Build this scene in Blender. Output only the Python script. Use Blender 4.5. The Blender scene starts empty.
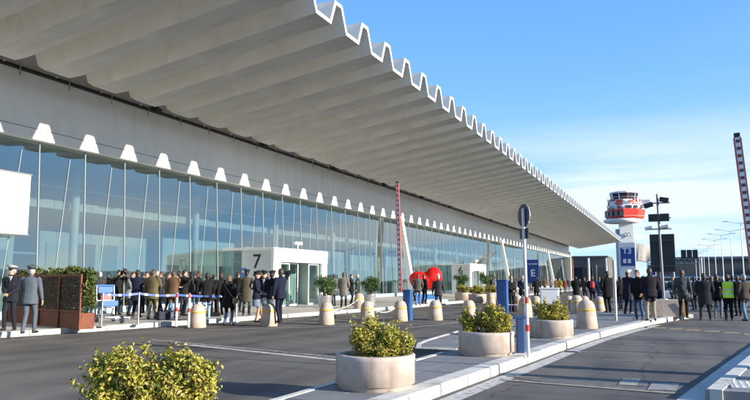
import bpy, bmesh, math, random
import numpy as np
from mathutils import Vector, Matrix, Euler

R = math.radians
random.seed(7)
SC = bpy.context.scene
COL = SC.collection

# ------------------------------------------------------------------ camera
F_PX, HOR, VPX, CAM_H = 680.0, 280.0, 672.0, 1.55      # photo 750 x 400
PITCH = math.atan((HOR - 200) / F_PX)
YAW = math.atan((VPX - 375) / math.hypot(F_PX, HOR - 200))
cam_d = bpy.data.cameras.new('camera')
cam = bpy.data.objects.new('camera', cam_d)
COL.objects.link(cam)
cam.location = (0, 0, CAM_H)
cam.rotation_euler = (math.pi / 2 + PITCH, 0, YAW)
cam_d.sensor_width = 36.0
cam_d.lens = 36.0 * F_PX / 750.0
cam_d.clip_start = 0.1
cam_d.clip_end = 6000
SC.camera = cam
FW = Vector((-math.sin(YAW) * math.cos(PITCH), math.cos(YAW) * math.cos(PITCH), math.sin(PITCH)))
RT = Vector((math.cos(YAW), math.sin(YAW), 0))
UP = RT.cross(FW)

def ray(x, y):
    return FW * F_PX + RT * (x - 375) - UP * (y - 200)
def G(x, y, z=0.0):                      # pixel -> point on the level z
    d = ray(x, y)
    t = (z - CAM_H) / d.z
    return Vector((d.x * t, d.y * t, z))
def AX(x, y, X):                         # pixel -> point on a plane parallel to the facade
    d = ray(x, y); t = X / d.x
    return Vector((X, d.y * t, CAM_H + d.z * t))
def AY(x, y, Y):                         # pixel -> point on a plane across the road
    d = ray(x, y); t = Y / d.y
    return Vector((d.x * t, Y, CAM_H + d.z * t))

# ------------------------------------------------------------------ sky, sun, exposure
sun_dir = Vector((-1.0, 0.02, -0.309)).normalized()      # low winter sun square on to the facade
SUN_EL = math.asin(-sun_dir.z)
W = bpy.data.worlds.new('World'); SC.world = W; W.use_nodes = True
nt = W.node_tree; nt.nodes.clear()
def N(t, typ, **kw):
    n = t.nodes.new(typ)
    for k, v in kw.items(): setattr(n, k, v)
    return n
sky = N(nt, 'ShaderNodeTexSky', sky_type='NISHITA', sun_disc=False)
sky.sun_elevation = SUN_EL; sky.sun_rotation = R(91.1)
sky.air_density = 0.9; sky.dust_density = 0.0; sky.ozone_density = 3.0; sky.altitude = 50
tc = N(nt, 'ShaderNodeTexCoord')
sep = N(nt, 'ShaderNodeSeparateXYZ')
nt.links.new(tc.outputs['Generated'], sep.inputs[0])
zc = N(nt, 'ShaderNodeMath', operation='MAXIMUM'); zc.inputs[1].default_value = 0.0
nt.links.new(sep.outputs[2], zc.inputs[0])
za = N(nt, 'ShaderNodeMath', operation='ADD'); za.inputs[1].default_value = 0.10
nt.links.new(zc.outputs[0], za.inputs[0])
dx = N(nt, 'ShaderNodeMath', operation='DIVIDE'); dy = N(nt, 'ShaderNodeMath', operation='DIVIDE')
nt.links.new(sep.outputs[0], dx.inputs[0]); nt.links.new(za.outputs[0], dx.inputs[1])
nt.links.new(sep.outputs[1], dy.inputs[0]); nt.links.new(za.outputs[0], dy.inputs[1])
cmb = N(nt, 'ShaderNodeCombineXYZ')
nt.links.new(dx.outputs[0], cmb.inputs[0]); nt.links.new(dy.outputs[0], cmb.inputs[1])
mp = N(nt, 'ShaderNodeMapping'); mp.inputs['Scale'].default_value = (0.55, 1.05, 1); mp.inputs['Location'].default_value = (1.9, 0.7, 0)
mp.inputs['Rotation'].default_value = (0, 0, R(-8))
nt.links.new(cmb.outputs[0], mp.inputs[0])
nz = N(nt, 'ShaderNodeTexNoise'); nz.inputs['Scale'].default_value = 0.55; nz.inputs['Detail'].default_value = 9; nz.inputs['Roughness'].default_value = 0.52
nz.inputs['Distortion'].default_value = 0.5
nt.links.new(mp.outputs[0], nz.inputs['Vector'])
rp = N(nt, 'ShaderNodeValToRGB'); rp.color_ramp.elements[0].position = 0.43; rp.color_ramp.elements[1].position = 0.60
nt.links.new(nz.outputs[0], rp.inputs[0])
# cirrus deck lies low, thinning out above about fifteen degrees all round the horizon
em = N(nt, 'ShaderNodeMapRange'); em.inputs[1].default_value = 0.14; em.inputs[2].default_value = 0.23; em.inputs[3].default_value = 1.0; em.inputs[4].default_value = 0.10
nt.links.new(zc.outputs[0], em.inputs[0])
mu = N(nt, 'ShaderNodeMath', operation='MULTIPLY'); nt.links.new(rp.outputs[0], mu.inputs[0]); nt.links.new(em.outputs[0], mu.inputs[1])
mu2 = N(nt, 'ShaderNodeMath', operation='MULTIPLY'); mu2.inputs[1].default_value = 0.95; nt.links.new(mu.outputs[0], mu2.inputs[0])
grad = N(nt, 'ShaderNodeValToRGB'); ge_ = grad.color_ramp.elements
stops = ((0.0, (1.05, 2.0, 3.1)), (0.117, (0.85, 1.95, 3.3)), (0.26, (0.62, 1.70, 3.40)), (0.40, (0.46, 1.40, 3.20)), (1.0, (0.30, 0.95, 2.5)))
while len(ge_) < len(stops): ge_.new(0.5)
for e_, (p_, c_) in zip(ge_, stops): e_.position = p_; e_.color = (*c_, 1)
nt.links.new(zc.outputs[0], grad.inputs[0])
tint = N(nt, 'ShaderNodeMix', data_type='RGBA'); tint.inputs[0].default_value = 0.74
nt.links.new(sky.outputs[0], tint.inputs[6]); nt.links.new(grad.outputs[0], tint.inputs[7])
mx = N(nt, 'ShaderNodeMix', data_type='RGBA'); nt.links.new(mu2.outputs[0], mx.inputs[0])
nt.links.new(tint.outputs[2], mx.inputs[6]); mx.inputs[7].default_value = (2.9, 3.3, 3.6, 1)
bg = N(nt, 'ShaderNodeBackground'); bg.inputs[1].default_value = 0.15
nt.links.new(mx.outputs[2], bg.inputs[0])
wo = N(nt, 'ShaderNodeOutputWorld'); nt.links.new(bg.outputs[0], wo.inputs[0])

sl = bpy.data.lights.new('sun', 'SUN'); sl.energy = 5.0; sl.angle = R(0.53); sl.color = (1.0, 0.90, 0.76)
so = bpy.data.objects.new('sun', sl); COL.objects.link(so)
so.rotation_euler = sun_dir.to_track_quat('-Z', 'Y').to_euler(); so.location = (60, 0, 40)
SC.view_settings.view_transform = 'Standard'; SC.view_settings.look = 'None'
SC.view_settings.exposure = 1.10; SC.view_settings.gamma = 1.0
SC.render.engine = 'CYCLES'
SC.cycles.max_bounces = 8; SC.cycles.transparent_max_bounces = 12
SC.cycles.sample_clamp_indirect = 6

# ------------------------------------------------------------------ materials
MATS = {}
def new_mat(name):
    m = bpy.data.materials.new(name); m.use_nodes = True
    t = m.node_tree
    return m, t, t.nodes['Principled BSDF']
def mat(name, col, rough=0.6, metal=0.0, var=0.12, scale=6.0, bump=0.0, bscale=60.0, spec=0.5, dirt=0.0, streak=None):
    """plain surface with large and small tonal variation and fine relief"""
    if name in MATS: return MATS[name]
    m, t, b = new_mat(name)
    b.inputs['Roughness'].default_value = rough; b.inputs['Metallic'].default_value = metal
    b.inputs['Specular IOR Level'].default_value = spec
    co = N(t, 'ShaderNodeTexCoord')
    n1 = N(t, 'ShaderNodeTexNoise'); n1.inputs['Scale'].default_value = scale; n1.inputs['Detail'].default_value = 6
    n1.inputs['Roughness'].default_value = 0.65
    t.links.new(co.outputs['Object'], n1.inputs['Vector'])
    r = N(t, 'ShaderNodeMapRange'); r.inputs[1].default_value = 0.25; r.inputs[2].default_value = 0.75
    r.inputs[3].default_value = 1 - var; r.inputs[4].default_value = 1 + var
    t.links.new(n1.outputs[0], r.inputs[0])
    hs = N(t, 'ShaderNodeHueSaturation'); hs.inputs['Color'].default_value = (*col, 1)
    t.links.new(r.outputs[0], hs.inputs['Value'])
    out = hs.outputs[0]
    if dirt > 0:
        n2 = N(t, 'ShaderNodeTexNoise'); n2.inputs['Scale'].default_value = scale * 0.35; n2.inputs['Detail'].default_value = 8
        t.links.new(co.outputs['Object'], n2.inputs['Vector'])
        rr = N(t, 'ShaderNodeValToRGB'); rr.color_ramp.elements[0].position = 0.5; rr.color_ramp.elements[1].position = 0.72
        t.links.new(n2.outputs[0], rr.inputs[0])
        mm = N(t, 'ShaderNodeMath', operation='MULTIPLY'); mm.inputs[1].default_value = dirt; t.links.new(rr.outputs[0], mm.inputs[0])
        mxx = N(t, 'ShaderNodeMix', data_type='RGBA'); t.links.new(mm.outputs[0], mxx.inputs[0])
        t.links.new(out, mxx.inputs[6]); mxx.inputs[7].default_value = (col[0] * 0.4, col[1] * 0.37, col[2] * 0.33, 1)
        out = mxx.outputs[2]
    if streak:                                              # run-off stains, drawn out along one axis of the object
        (sx_, sy_, sz_), amt, sc_ = streak
        m4 = N(t, 'ShaderNodeMapping'); m4.inputs['Scale'].default_value = (sx_, sy_, sz_); t.links.new(co.outputs['Object'], m4.inputs[0])
        oi = N(t, 'ShaderNodeObjectInfo'); av = N(t, 'ShaderNodeVectorMath', operation='ADD'); t.links.new(m4.outputs[0], av.inputs[0])
        sv = N(t, 'ShaderNodeMath', operation='MULTIPLY'); sv.inputs[1].default_value = 37.0; t.links.new(oi.outputs['Random'], sv.inputs[0]); t.links.new(sv.outputs[0], av.inputs[1])
        n4 = N(t, 'ShaderNodeTexNoise'); n4.inputs['Scale'].default_value = sc_; n4.inputs['Detail'].default_value = 7; n4.inputs['Roughness'].default_value = 0.62
        t.links.new(av.outputs[0], n4.inputs['Vector'])
        r4 = N(t, 'ShaderNodeMapRange'); r4.inputs[1].default_value = 0.50; r4.inputs[2].default_value = 0.74; r4.inputs[3].default_value = 0.0; r4.inputs[4].default_value = amt
        t.links.new(n4.outputs[0], r4.inputs[0])
        x4 = N(t, 'ShaderNodeMix', data_type='RGBA'); t.links.new(r4.outputs[0], x4.inputs[0]); t.links.new(out, x4.inputs[6]); x4.inputs[7].default_value = (col[0] * 0.34, col[1] * 0.31, col[2] * 0.27, 1)
        out = x4.outputs[2]
    t.links.new(out, b.inputs['Base Color'])
    if bump > 0:
        n3 = N(t, 'ShaderNodeTexNoise'); n3.inputs['Scale'].default_value = bscale; n3.inputs['Detail'].default_value = 3
        t.links.new(co.outputs['Object'], n3.inputs['Vector'])
        bp = N(t, 'ShaderNodeBump'); bp.inputs['Strength'].default_value = bump; bp.inputs['Distance'].default_value = 0.01
        t.links.new(n3.outputs[0], bp.inputs['Height']); t.links.new(bp.outputs[0], b.inputs['Normal'])
    MATS[name] = m
    return m
def cloth(col):
    return mat('cloth_%03d_%03d_%03d' % tuple(int(c * 999) for c in col), col, 0.9, 0, 0.22, 9, 0.25, 40, 0.15)
def leafmat(name, ramp, trans=0.25):
    m, t, b = new_mat(name)
    g = N(t, 'ShaderNodeNewGeometry'); cr = N(t, 'ShaderNodeValToRGB')
    e = cr.color_ramp.elements
    while len(e) < len(ramp): e.new(0.5)
    for i, (p, c) in enumerate(ramp): e[i].position = p; e[i].color = (*c, 1)
    t.links.new(g.outputs['Random Per Island'], cr.inputs[0]); t.links.new(cr.outputs[0], b.inputs['Base Color'])
    b.inputs['Roughness'].default_value = 0.45
    tr = N(t, 'ShaderNodeBsdfTranslucent'); t.links.new(cr.outputs[0], tr.inputs[0])
    ms = N(t, 'ShaderNodeMixShader'); ms.inputs[0].default_value = trans
    t.links.new(b.outputs[0], ms.inputs[1]); t.links.new(tr.outputs[0], ms.inputs[2])
    t.links.new(ms.outputs[0], t.nodes['Material Output'].inputs[0])
    return m
def asphalt_mat():
    m, t, b = new_mat('asphalt')
    g = N(t, 'ShaderNodeNewGeometry')
    n1 = N(t, 'ShaderNodeTexNoise'); n1.inputs['Scale'].default_value = 0.22; n1.inputs['Detail'].default_value = 7; n1.inputs['Roughness'].default_value = 0.6
    n2 = N(t, 'ShaderNodeTexNoise'); n2.inputs['Scale'].default_value = 55; n2.inputs['Detail'].default_value = 2
    mpp = N(t, 'ShaderNodeMapping'); mpp.inputs['Scale'].default_value = (2.4, 0.35, 1); mpp.inputs['Rotation'].default_value = (0, 0, R(8))
    t.links.new(g.outputs['Position'], mpp.inputs[0])
    n3 = N(t, 'ShaderNodeTexNoise'); n3.inputs['Scale'].default_value = 0.5; n3.inputs['Detail'].default_value = 6
    t.links.new(mpp.outputs[0], n3.inputs['Vector'])
    for n in (n1, n2): t.links.new(g.outputs['Position'], n.inputs['Vector'])
    r1 = N(t, 'ShaderNodeValToRGB')
    for e, (p, c) in zip(r1.color_ramp.elements, ((0.38, (0.048, 0.048, 0.051)), (0.60, (0.122, 0.115, 0.104)))): e.position = p; e.color = (*c, 1)
    ad = N(t, 'ShaderNodeMath', operation='MULTIPLY_ADD'); ad.inputs[1].default_value = 0.5; 
    h = N(t, 'ShaderNodeMath', operation='MULTIPLY'); h.inputs[1].default_value = 0.5
    t.links.new(n3.outputs[0], h.inputs[0]); t.links.new(n1.outputs[0], ad.inputs[0]); t.links.new(h.outputs[0], ad.inputs[2])
    t.links.new(ad.outputs[0], r1.inputs[0])
    rr = N(t, 'ShaderNodeMapRange'); rr.inputs[1].default_value = 0.3; rr.inputs[2].default_value = 0.7; rr.inputs[3].default_value = 0.72; rr.inputs[4].default_value = 1.3
    t.links.new(n2.outputs[0], rr.inputs[0])
    # cracks
    vo = N(t, 'ShaderNodeTexVoronoi', feature='DISTANCE_TO_EDGE'); vo.inputs['Scale'].default_value = 0.23
    wn = N(t, 'ShaderNodeTexNoise'); wn.inputs['Scale'].default_value = 1.2; wn.inputs['Detail'].default_value = 5
    t.links.new(g.outputs['Position'], wn.inputs['Vector'])
    wm = N(t, 'ShaderNodeMix', data_type='RGBA'); wm.inputs[0].default_value = 0.35
    t.links.new(g.outputs['Position'], wm.inputs[6]); t.links.new(wn.outputs[1], wm.inputs[7]); t.links.new(wm.outputs[2], vo.inputs['Vector'])
    cr = N(t, 'ShaderNodeMapRange'); cr.inputs[1].default_value = 0.0; cr.inputs[2].default_value = 0.006; cr.inputs[3].default_value = 0.6; cr.inputs[4].default_value = 1.0
    t.links.new(vo.outputs[0], cr.inputs[0])
    m2 = N(t, 'ShaderNodeMath', operation='MULTIPLY'); t.links.new(rr.outputs[0], m2.inputs[0]); t.links.new(cr.outputs[0], m2.inputs[1])
    hs = N(t, 'ShaderNodeHueSaturation'); t.links.new(r1.outputs[0], hs.inputs['Color']); t.links.new(m2.outputs[0], hs.inputs['Value'])
    n5 = N(t, 'ShaderNodeTexNoise'); n5.inputs['Scale'].default_value = 0.33; n5.inputs['Detail'].default_value = 8; n5.inputs['Roughness'].default_value = 0.62; n5.inputs['Distortion'].default_value = 0.6
    mp5 = N(t, 'ShaderNodeMapping'); mp5.inputs['Scale'].default_value = (0.55, 1.7, 1); mp5.inputs['Rotation'].default_value = (0, 0, R(20)); mp5.inputs['Location'].default_value = (3.1, 1.7, 0)
    t.links.new(g.outputs['Position'], mp5.inputs[0]); t.links.new(mp5.outputs[0], n5.inputs['Vector'])
    r5 = N(t, 'ShaderNodeMapRange'); r5.inputs[1].default_value = 0.50; r5.inputs[2].default_value = 0.66; r5.inputs[3].default_value = 0.0; r5.inputs[4].default_value = 0.5
    t.links.new(n5.outputs[0], r5.inputs[0])
    m5 = N(t, 'ShaderNodeMix', data_type='RGBA'); t.links.new(r5.outputs[0], m5.inputs[0]); t.links.new(hs.outputs[0], m5.inputs[6])
    d5 = N(t, 'ShaderNodeHueSaturation'); d5.inputs['Color'].default_value = (0.16, 0.15, 0.135, 1); t.links.new(m2.outputs[0], d5.inputs['Value']); t.links.new(d5.outputs[0], m5.inputs[7])
    t.links.new(m5.outputs[2], b.inputs['Base Color'])
    b.inputs['Roughness'].default_value = 0.85; b.inputs['Specular IOR Level'].default_value = 0.3
    bp = N(t, 'ShaderNodeBump'); bp.inputs['Strength'].default_value = 0.5; bp.inputs['Distance'].default_value = 0.008
    t.links.new(n2.outputs[0], bp.inputs['Height']); t.links.new(bp.outputs[0], b.inputs['Normal'])
    return m
def worn_paint(name, col, keep=0.5):
    """road paint worn through to the asphalt in patches"""
    m, t, b = new_mat(name)
    g = N(t, 'ShaderNodeNewGeometry')
    n = N(t, 'ShaderNodeTexNoise'); n.inputs['Scale'].default_value = 7; n.inputs['Detail'].default_value = 9; n.inputs['Roughness'].default_value = 0.72
    t.links.new(g.outputs['Position'], n.inputs['Vector'])
    r = N(t, 'ShaderNodeValToRGB'); r.color_ramp.elements[0].position = keep - 0.10; r.color_ramp.elements[1].position = keep + 0.10
    r.color_ramp.elements[0].color = (0.085, 0.083, 0.08, 1); r.color_ramp.elements[1].color = (*col, 1)
    t.links.new(n.outputs[0], r.inputs[0]); t.links.new(r.outputs[0], b.inputs['Base Color'])
    b.inputs['Roughness'].default_value = 0.8
    return m
def glass_mat(name, tint, transp, refl):
    m, t, b = new_mat(name)
    t.nodes.remove(b)
    gl = N(t, 'ShaderNodeBsdfGlossy'); gl.inputs['Roughness'].default_value = 0.015; gl.inputs['Color'].default_value = (*refl, 1)
    tr = N(t, 'ShaderNodeBsdfTransparent'); tr.inputs[0].default_value = (*tint, 1)
    fr = N(t, 'ShaderNodeFresnel'); fr.inputs[0].default_value = 1.5
    mr = N(t, 'ShaderNodeMapRange'); mr.inputs[1].default_value = 0; mr.inputs[2].default_value = 1; mr.inputs[3].default_value = 1 - transp; mr.inputs[4].default_value = 1.0
    t.links.new(fr.outputs[0], mr.inputs[0])
    co = N(t, 'ShaderNodeTexCoord'); nn = N(t, 'ShaderNodeTexNoise'); nn.inputs['Scale'].default_value = 0.6; nn.inputs['Detail'].default_value = 1
    oi = N(t, 'ShaderNodeObjectInfo')
    va = N(t, 'ShaderNodeVectorMath', operation='ADD'); t.links.new(co.outputs['Object'], va.inputs[0]); t.links.new(oi.outputs['Location'], va.inputs[1])
    t.links.new(va.outputs[0], nn.inputs['Vector'])
    bp = N(t, 'ShaderNodeBump'); bp.inputs['Strength'].default_value = 0.05; bp.inputs['Distance'].default_value = 0.02
    t.links.new(nn.outputs[0], bp.inputs['Height']); t.links.new(bp.outputs[0], gl.inputs['Normal'])
    ge = N(t, 'ShaderNodeNewGeometry'); iv = N(t, 'ShaderNodeMath', operation='SUBTRACT'); iv.inputs[0].default_value = 1.0
    t.links.new(ge.outputs['Backfacing'], iv.inputs[1])
    fm = N(t, 'ShaderNodeMath', operation='MULTIPLY'); t.links.new(mr.outputs[0], fm.inputs[0]); t.links.new(iv.outputs[0], fm.inputs[1])
    ms = N(t, 'ShaderNodeMixShader')
    t.links.new(fm.outputs[0], ms.inputs[0]); t.links.new(tr.outputs[0], ms.inputs[1]); t.links.new(gl.outputs[0], ms.inputs[2])
    t.links.new(ms.outputs[0], t.nodes['Material Output'].inputs[0])
    return m

ASPH = asphalt_mat()
CONC = mat('canopy_concrete', (0.64, 0.61, 0.54), 0.75, 0, 0.10, 0.7, 0.15, 12, dirt=0.18)
WEBC = mat('canopy_web_paint', (0.80, 0.78, 0.71), 0.75, 0, 0.10, 0.6, 0.15, 12, dirt=0.16, streak=((0.5, 0.8, 0.25), 0.22, 2.2))  # canopy's bright bands set by colour: webs lighter and warmer than flats
FLATC = mat('canopy_bare_soffit', (0.52, 0.52, 0.50), 0.8, 0, 0.14, 0.6, 0.15, 12, dirt=0.25, streak=((0.18, 2.2, 1.0), 0.28, 1.5))  # flats coloured darker and cooler than the webs
EDGE = mat('canopy_edge_white', (0.80, 0.80, 0.77), 0.6, 0, 0.08, 2, dirt=0.12, streak=((2, 2, 0.6), 0.35, 2.0))
BAND = mat('facade_band', (0.87, 0.86, 0.83), 0.5, 0, 0.05, 0.8, dirt=0.06, streak=((1, 1.4, 0.12), 0.16, 1.2))
DARK = mat('dark_metal', (0.025, 0.025, 0.027), 0.5, 0.3, 0.2, 8)
WHITE = mat('white_paint', (0.80, 0.80, 0.78), 0.45, 0, 0.05, 3, dirt=0.05)
OFFW = mat('vestibule_panel', (0.62, 0.66, 0.64), 0.4, 0, 0.05, 2)
ALU = mat('aluminium', (0.55, 0.56, 0.57), 0.35, 0.8, 0.08, 8)
STEEL = mat('galvanised_steel', (0.42, 0.43, 0.44), 0.45, 0.7, 0.12, 10)
GLASS = glass_mat('facade_glass', (0.73, 0.80, 0.80), 0.72, (0.86, 0.90, 0.88))
DGLASS = glass_mat('door_glass', (0.70, 0.82, 0.80), 0.8, (0.85, 0.95, 1.0))
WGLASS = mat('dark_window_glass', (0.02, 0.03, 0.04), 0.08, 0, 0.1, 3, spec=0.8)
KERB = mat('kerb_white', (0.54, 0.53, 0.49), 0.75, 0, 0.20, 5, 0.5, 40, dirt=0.65, streak=((3, 3, 3), 0.5, 2.4))
KERBG = mat('kerb_grey', (0.36, 0.36, 0.35), 0.8, 0, 0.14, 3, 0.4, 40, dirt=0.3)
SLAB = mat('paving_slab', (0.185, 0.19, 0.195), 0.75, 0, 0.2, 2.2, 0.4, 50, dirt=0.3)
PAVE = mat('apron_paving', (0.36, 0.35, 0.33), 0.8, 0, 0.15, 0.5, 0.3, 30, dirt=0.25)
STONE = mat('planter_concrete', (0.47, 0.395, 0.345), 0.8, 0, 0.12, 9, 0.22, 110, dirt=0.30, streak=((5, 5, 0.5), 0.55, 1.4))
BOLL = mat('bollard_concrete', (0.47, 0.38, 0.305), 0.8, 0, 0.13, 9, 0.22, 110, dirt=0.32, streak=((6, 6, 0.8), 0.5, 1.4))
YEL = mat('bollard_yellow', (0.65, 0.38, 0.06), 0.6, 0, 0.2, 12)
BLUE = mat('blue_paint', (0.022, 0.085, 0.25), 0.4, 0, 0.10, 5, dirt=0.1)
SBLUE = mat('sign_blue', (0.01, 0.055, 0.27), 0.4, 0, 0.08, 5)
RED = mat('red_paint', (0.55, 0.03, 0.02), 0.4, 0, 0.1, 5)
REDW = mat('boom_red', (0.50, 0.09, 0.075), 0.45, 0, 0.15, 5)
CORT = mat('corten_steel', (0.16, 0.048, 0.022), 0.75, 0.1, 0.3, 7, 0.3, 40)
SOIL = mat('soil', (0.045, 0.032, 0.022), 0.95, 0, 0.4, 12, 0.8, 30)
BARK = mat('bark', (0.09, 0.065, 0.045), 0.9, 0, 0.3, 14, 0.5, 40)
RUB = mat('rubber', (0.02, 0.02, 0.02), 0.8, 0, 0.2, 9)
LEAFY = leafmat('variegated_leaf', [(0.0, (0.05, 0.075, 0.012)), (0.22, (0.17, 0.19, 0.025)), (0.55, (0.40, 0.36, 0.045)), (0.9, (0.62, 0.54, 0.13)), (1.0, (0.36, 0.20, 0.05))])
LEAFG = leafmat('green_leaf', [(0.0, (0.018, 0.05, 0.010)), (0.5, (0.045, 0.11, 0.02)), (1.0, (0.10, 0.19, 0.04))])
LEAFI = leafmat('ivy_leaf', [(0.0, (0.02, 0.04, 0.010)), (0.5, (0.085, 0.13, 0.025)), (1.0, (0.22, 0.22, 0.06))])

# ------------------------------------------------------------------ mesh helpers
class MB:
    def __init__(s): s.v = []; s.f = []; s.m = []; s.smooth = []
    def add(s, verts, faces, mi=0, smooth=False):
        o = len(s.v); s.v += [tuple(v) for v in verts]
        for f in faces: s.f.append(tuple(i + o for i in f)); s.m.append(mi); s.smooth.append(smooth)
    def box(s, c, d, mi=0, rz=0.0, M=None):
        x, y, z = d[0] / 2, d[1] / 2, d[2] / 2
        vs = [Vector((sx * x, sy * y, sz * z)) for sz in (-1, 1) for sy in (-1, 1) for sx in (-1, 1)]
        rot = M if M is not None else Matrix.Rotation(rz, 3, 'Z')
        vs = [rot @ v + Vector(c) for v in vs]
        s.add(vs, [(0, 2, 3, 1), (4, 5, 7, 6), (0, 1, 5, 4), (2, 6, 7, 3), (0, 4, 6, 2), (1, 3, 7, 5)], mi)
    def lathe(s, prof, c=(0, 0, 0), n=20, mi=0, smooth=True, cap=True):
        vs = []; fs = []
        for r, z in prof:
            for i in range(n):
                a = 2 * math.pi * i / n
                vs.append((c[0] + r * math.cos(a), c[1] + r * math.sin(a), c[2] + z))
        for k in range(len(prof) - 1):
            for i in range(n):
                j = (i + 1) % n
                fs.append((k * n + i, k * n + j, k * n + n + j, k * n + n + i))
        s.add(vs, fs, mi, smooth)
        if cap:
            s.add([vs[i] for i in range(n)], [tuple(reversed(range(n)))], mi)
            s.add(vs[-n:], [tuple(range(n))], mi)
    def tube(s, a, b, ra, rb=None, n=8, mi=0, cap=True):
        rb = ra if rb is None else rb
        a = Vector(a); b = Vector(b); u = (b - a).normalized()
        w = u.orthogonal().normalized(); q = u.cross(w)
        vs = []
        for p, r in ((a, ra), (b, rb)):
            for i in range(n):
                t = 2 * math.pi * i / n
                vs.append(p + w * (r * math.cos(t)) + q * (r * math.sin(t)))
        s.add(vs, [(i, (i + 1) % n, n + (i + 1) % n, n + i) for i in range(n)], mi, n > 5)
        if cap:
            s.add(vs[:n], [tuple(reversed(range(n)))], mi); s.add(vs[n:], [tuple(range(n))], mi)
    def path(s, pts, r, n=6, mi=0):
        for a, b in zip(pts[:-1], pts[1:]): s.tube(a, b, r, r, n, mi)
    def prism(s, poly, z0, z1, mi=0, sidemi=None):
        n = len(poly); lo = [(p[0], p[1], z0) for p in poly]; hi = [(p[0], p[1], z1) for p in poly]
        s.add(lo + hi, [tuple(range(n, 2 * n)), tuple(reversed(range(n)))], mi)
        s.add(lo + hi, [(i, (i + 1) % n, n + (i + 1) % n, n + i) for i in range(n)], mi if sidemi is None else sidemi)
    def ell(s, c, r, nu=12, nv=8, mi=0, M=None):
        vs = []; fs = []
        M = M or Matrix.Identity(3)
        for k in range(nv + 1):
            t = math.pi * k / nv - math.pi / 2
            rr = max(math.cos(t), 1e-3)
            for i in range(nu):
                a = 2 * math.pi * i / nu
                vs.append(Vector(c) + M @ Vector((r[0] * rr * math.cos(a), r[1] * rr * math.sin(a), r[2] * math.sin(t))))
        for k in range(nv):
            for i in range(nu):
                j = (i + 1) % nu
                fs.append((k * nu + i, k * nu + j, k * nu + nu + j, k * nu + nu + i))
        s.add(vs, fs, mi, True)
    def mesh(s, name, mats):
        me = bpy.data.meshes.new(name); me.from_pydata(s.v, [], s.f)
        for m in (mats if isinstance(mats, (list, tuple)) else [mats]): me.materials.append(m)
        me.polygons.foreach_set('material_index', s.m); me.polygons.foreach_set('use_smooth', s.smooth)
        me.update(); return me
    def build(s, name, mats, parent=None, loc=None, bevel=0.0):
        return link(name, s.mesh(name, mats), parent, loc, bevel)
def link(name, me, parent=None, loc=None, bevel=0.0):
    o = bpy.data.objects.new(name, me); COL.objects.link(o)
    if parent is not None: o.parent = parent
    if loc is not None: o.location = loc
    if bevel > 0:
        b = o.modifiers.new('bevel', 'BEVEL'); b.width = bevel; b.segments = 2; b.limit_method = 'ANGLE'; b.angle_limit = R(40)
    return o
def tag(o, label, cat, group=None):
    o['label'] = label; o['category'] = cat
    if group: o['group'] = group
    return o
def thing(name, label, cat, loc=(0, 0, 0), rz=0.0, group=None):
    o = bpy.data.objects.new(name, None); COL.objects.link(o); o.empty_display_size = 0.2
    o.location = loc; o.rotation_euler = (0, 0, rz)
    return tag(o, label, cat, group)
def struct(o, label=None):
    o['kind'] = 'structure'
    if label: o['label'] = label
    return o
def copy_tree(o, parent=None):
    c = o.copy(); COL.objects.link(c); c.parent = parent
    for ch in list(o.children): copy_tree(ch, c)
    return c
def text_mesh(body, size, depth=0.004, bold=0.0):
    cu = bpy.data.curves.new('lettering', 'FONT'); cu.body = body; cu.size = size; cu.extrude = depth; cu.offset = bold
    cu.align_x = 'CENTER'; cu.align_y = 'CENTER'; cu.resolution_u = 3
    ob = bpy.data.objects.new('lettering_tmp', cu); COL.objects.link(ob)
    me = bpy.data.meshes.new_from_object(ob.evaluated_get(bpy.context.evaluated_depsgraph_get()))
    bpy.data.objects.remove(ob); return me
def lettering(body, size, material, parent, loc, rot, bold=0.0, name='lettering'):
    me = text_mesh(body, size, 0.004, bold); me.materials.clear(); me.materials.append(material)
    o = link(name, me, parent, loc); o.rotation_euler = rot
    return o

# leaves: folded two-triangle blades; pts (n,3), out (n,3)
def leaves_mesh(name, pts, out, size, material, seed=0, aspect=0.55):
    rng = np.random.default_rng(seed)
    n = len(pts)
    d = out + rng.normal(0, 0.55, (n, 3)); d /= np.linalg.norm(d, axis=1)[:, None] + 1e-9
    a = np.cross(d, rng.normal(0, 1, (n, 3))); a /= np.linalg.norm(a, axis=1)[:, None] + 1e-9
    b = np.cross(d, a)
    s = size * (0.5 + 1.0 * rng.beta(1.6, 2.2, n))[:, None]
    base = pts - a * s * 0.5
    tip = pts + a * s * 0.5 - d * s * 0.12
    l = pts + b * s * aspect * 0.5 + d * s * 0.14; r = pts - b * s * aspect * 0.5 + d * s * 0.14
    v = np.stack([base, l, tip, r], 1).reshape(-1, 3)
    idx = np.arange(n) * 4
    f = np.concatenate([np.stack([idx, idx + 1, idx + 2], 1), np.stack([idx, idx + 2, idx + 3], 1)], 0)
    me = bpy.data.meshes.new(name); me.from_pydata(v.tolist(), [], f.tolist()); me.materials.append(material); me.update()
    return me
def lobe_points(lobes, n, seed=0, shell=0.35):
    """points in lumpy ellipsoid lobes, denser towards the outside; lobes = [(c, r)]"""
    rng = np.random.default_rng(seed)
    vol = np.array([r[0] * r[1] * r[2] for c, r in lobes]) ** 0.75; vol /= vol.sum()
    P = []; O = []
    for (c, r), w in zip(lobes, vol):
        k = max(4, int(n * w))
        d = rng.normal(0, 1, (k, 3)); d /= np.linalg.norm(d, axis=1)[:, None]
        rad = rng.uniform(0, 1, k) ** shell * (1 + 0.16 * np.sin(d[:, 0] * 7 + c[0] * 5) * np.sin(d[:, 1] * 6 + 1) + 0.10 * np.sin(d[:, 2] * 9 + c[1] * 3) + rng.normal(0, .05, k))
        P.append(np.array(c) + d * np.array(r) * rad[:, None]); O.append(d)
    return np.concatenate(P), np.concatenate(O)

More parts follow.
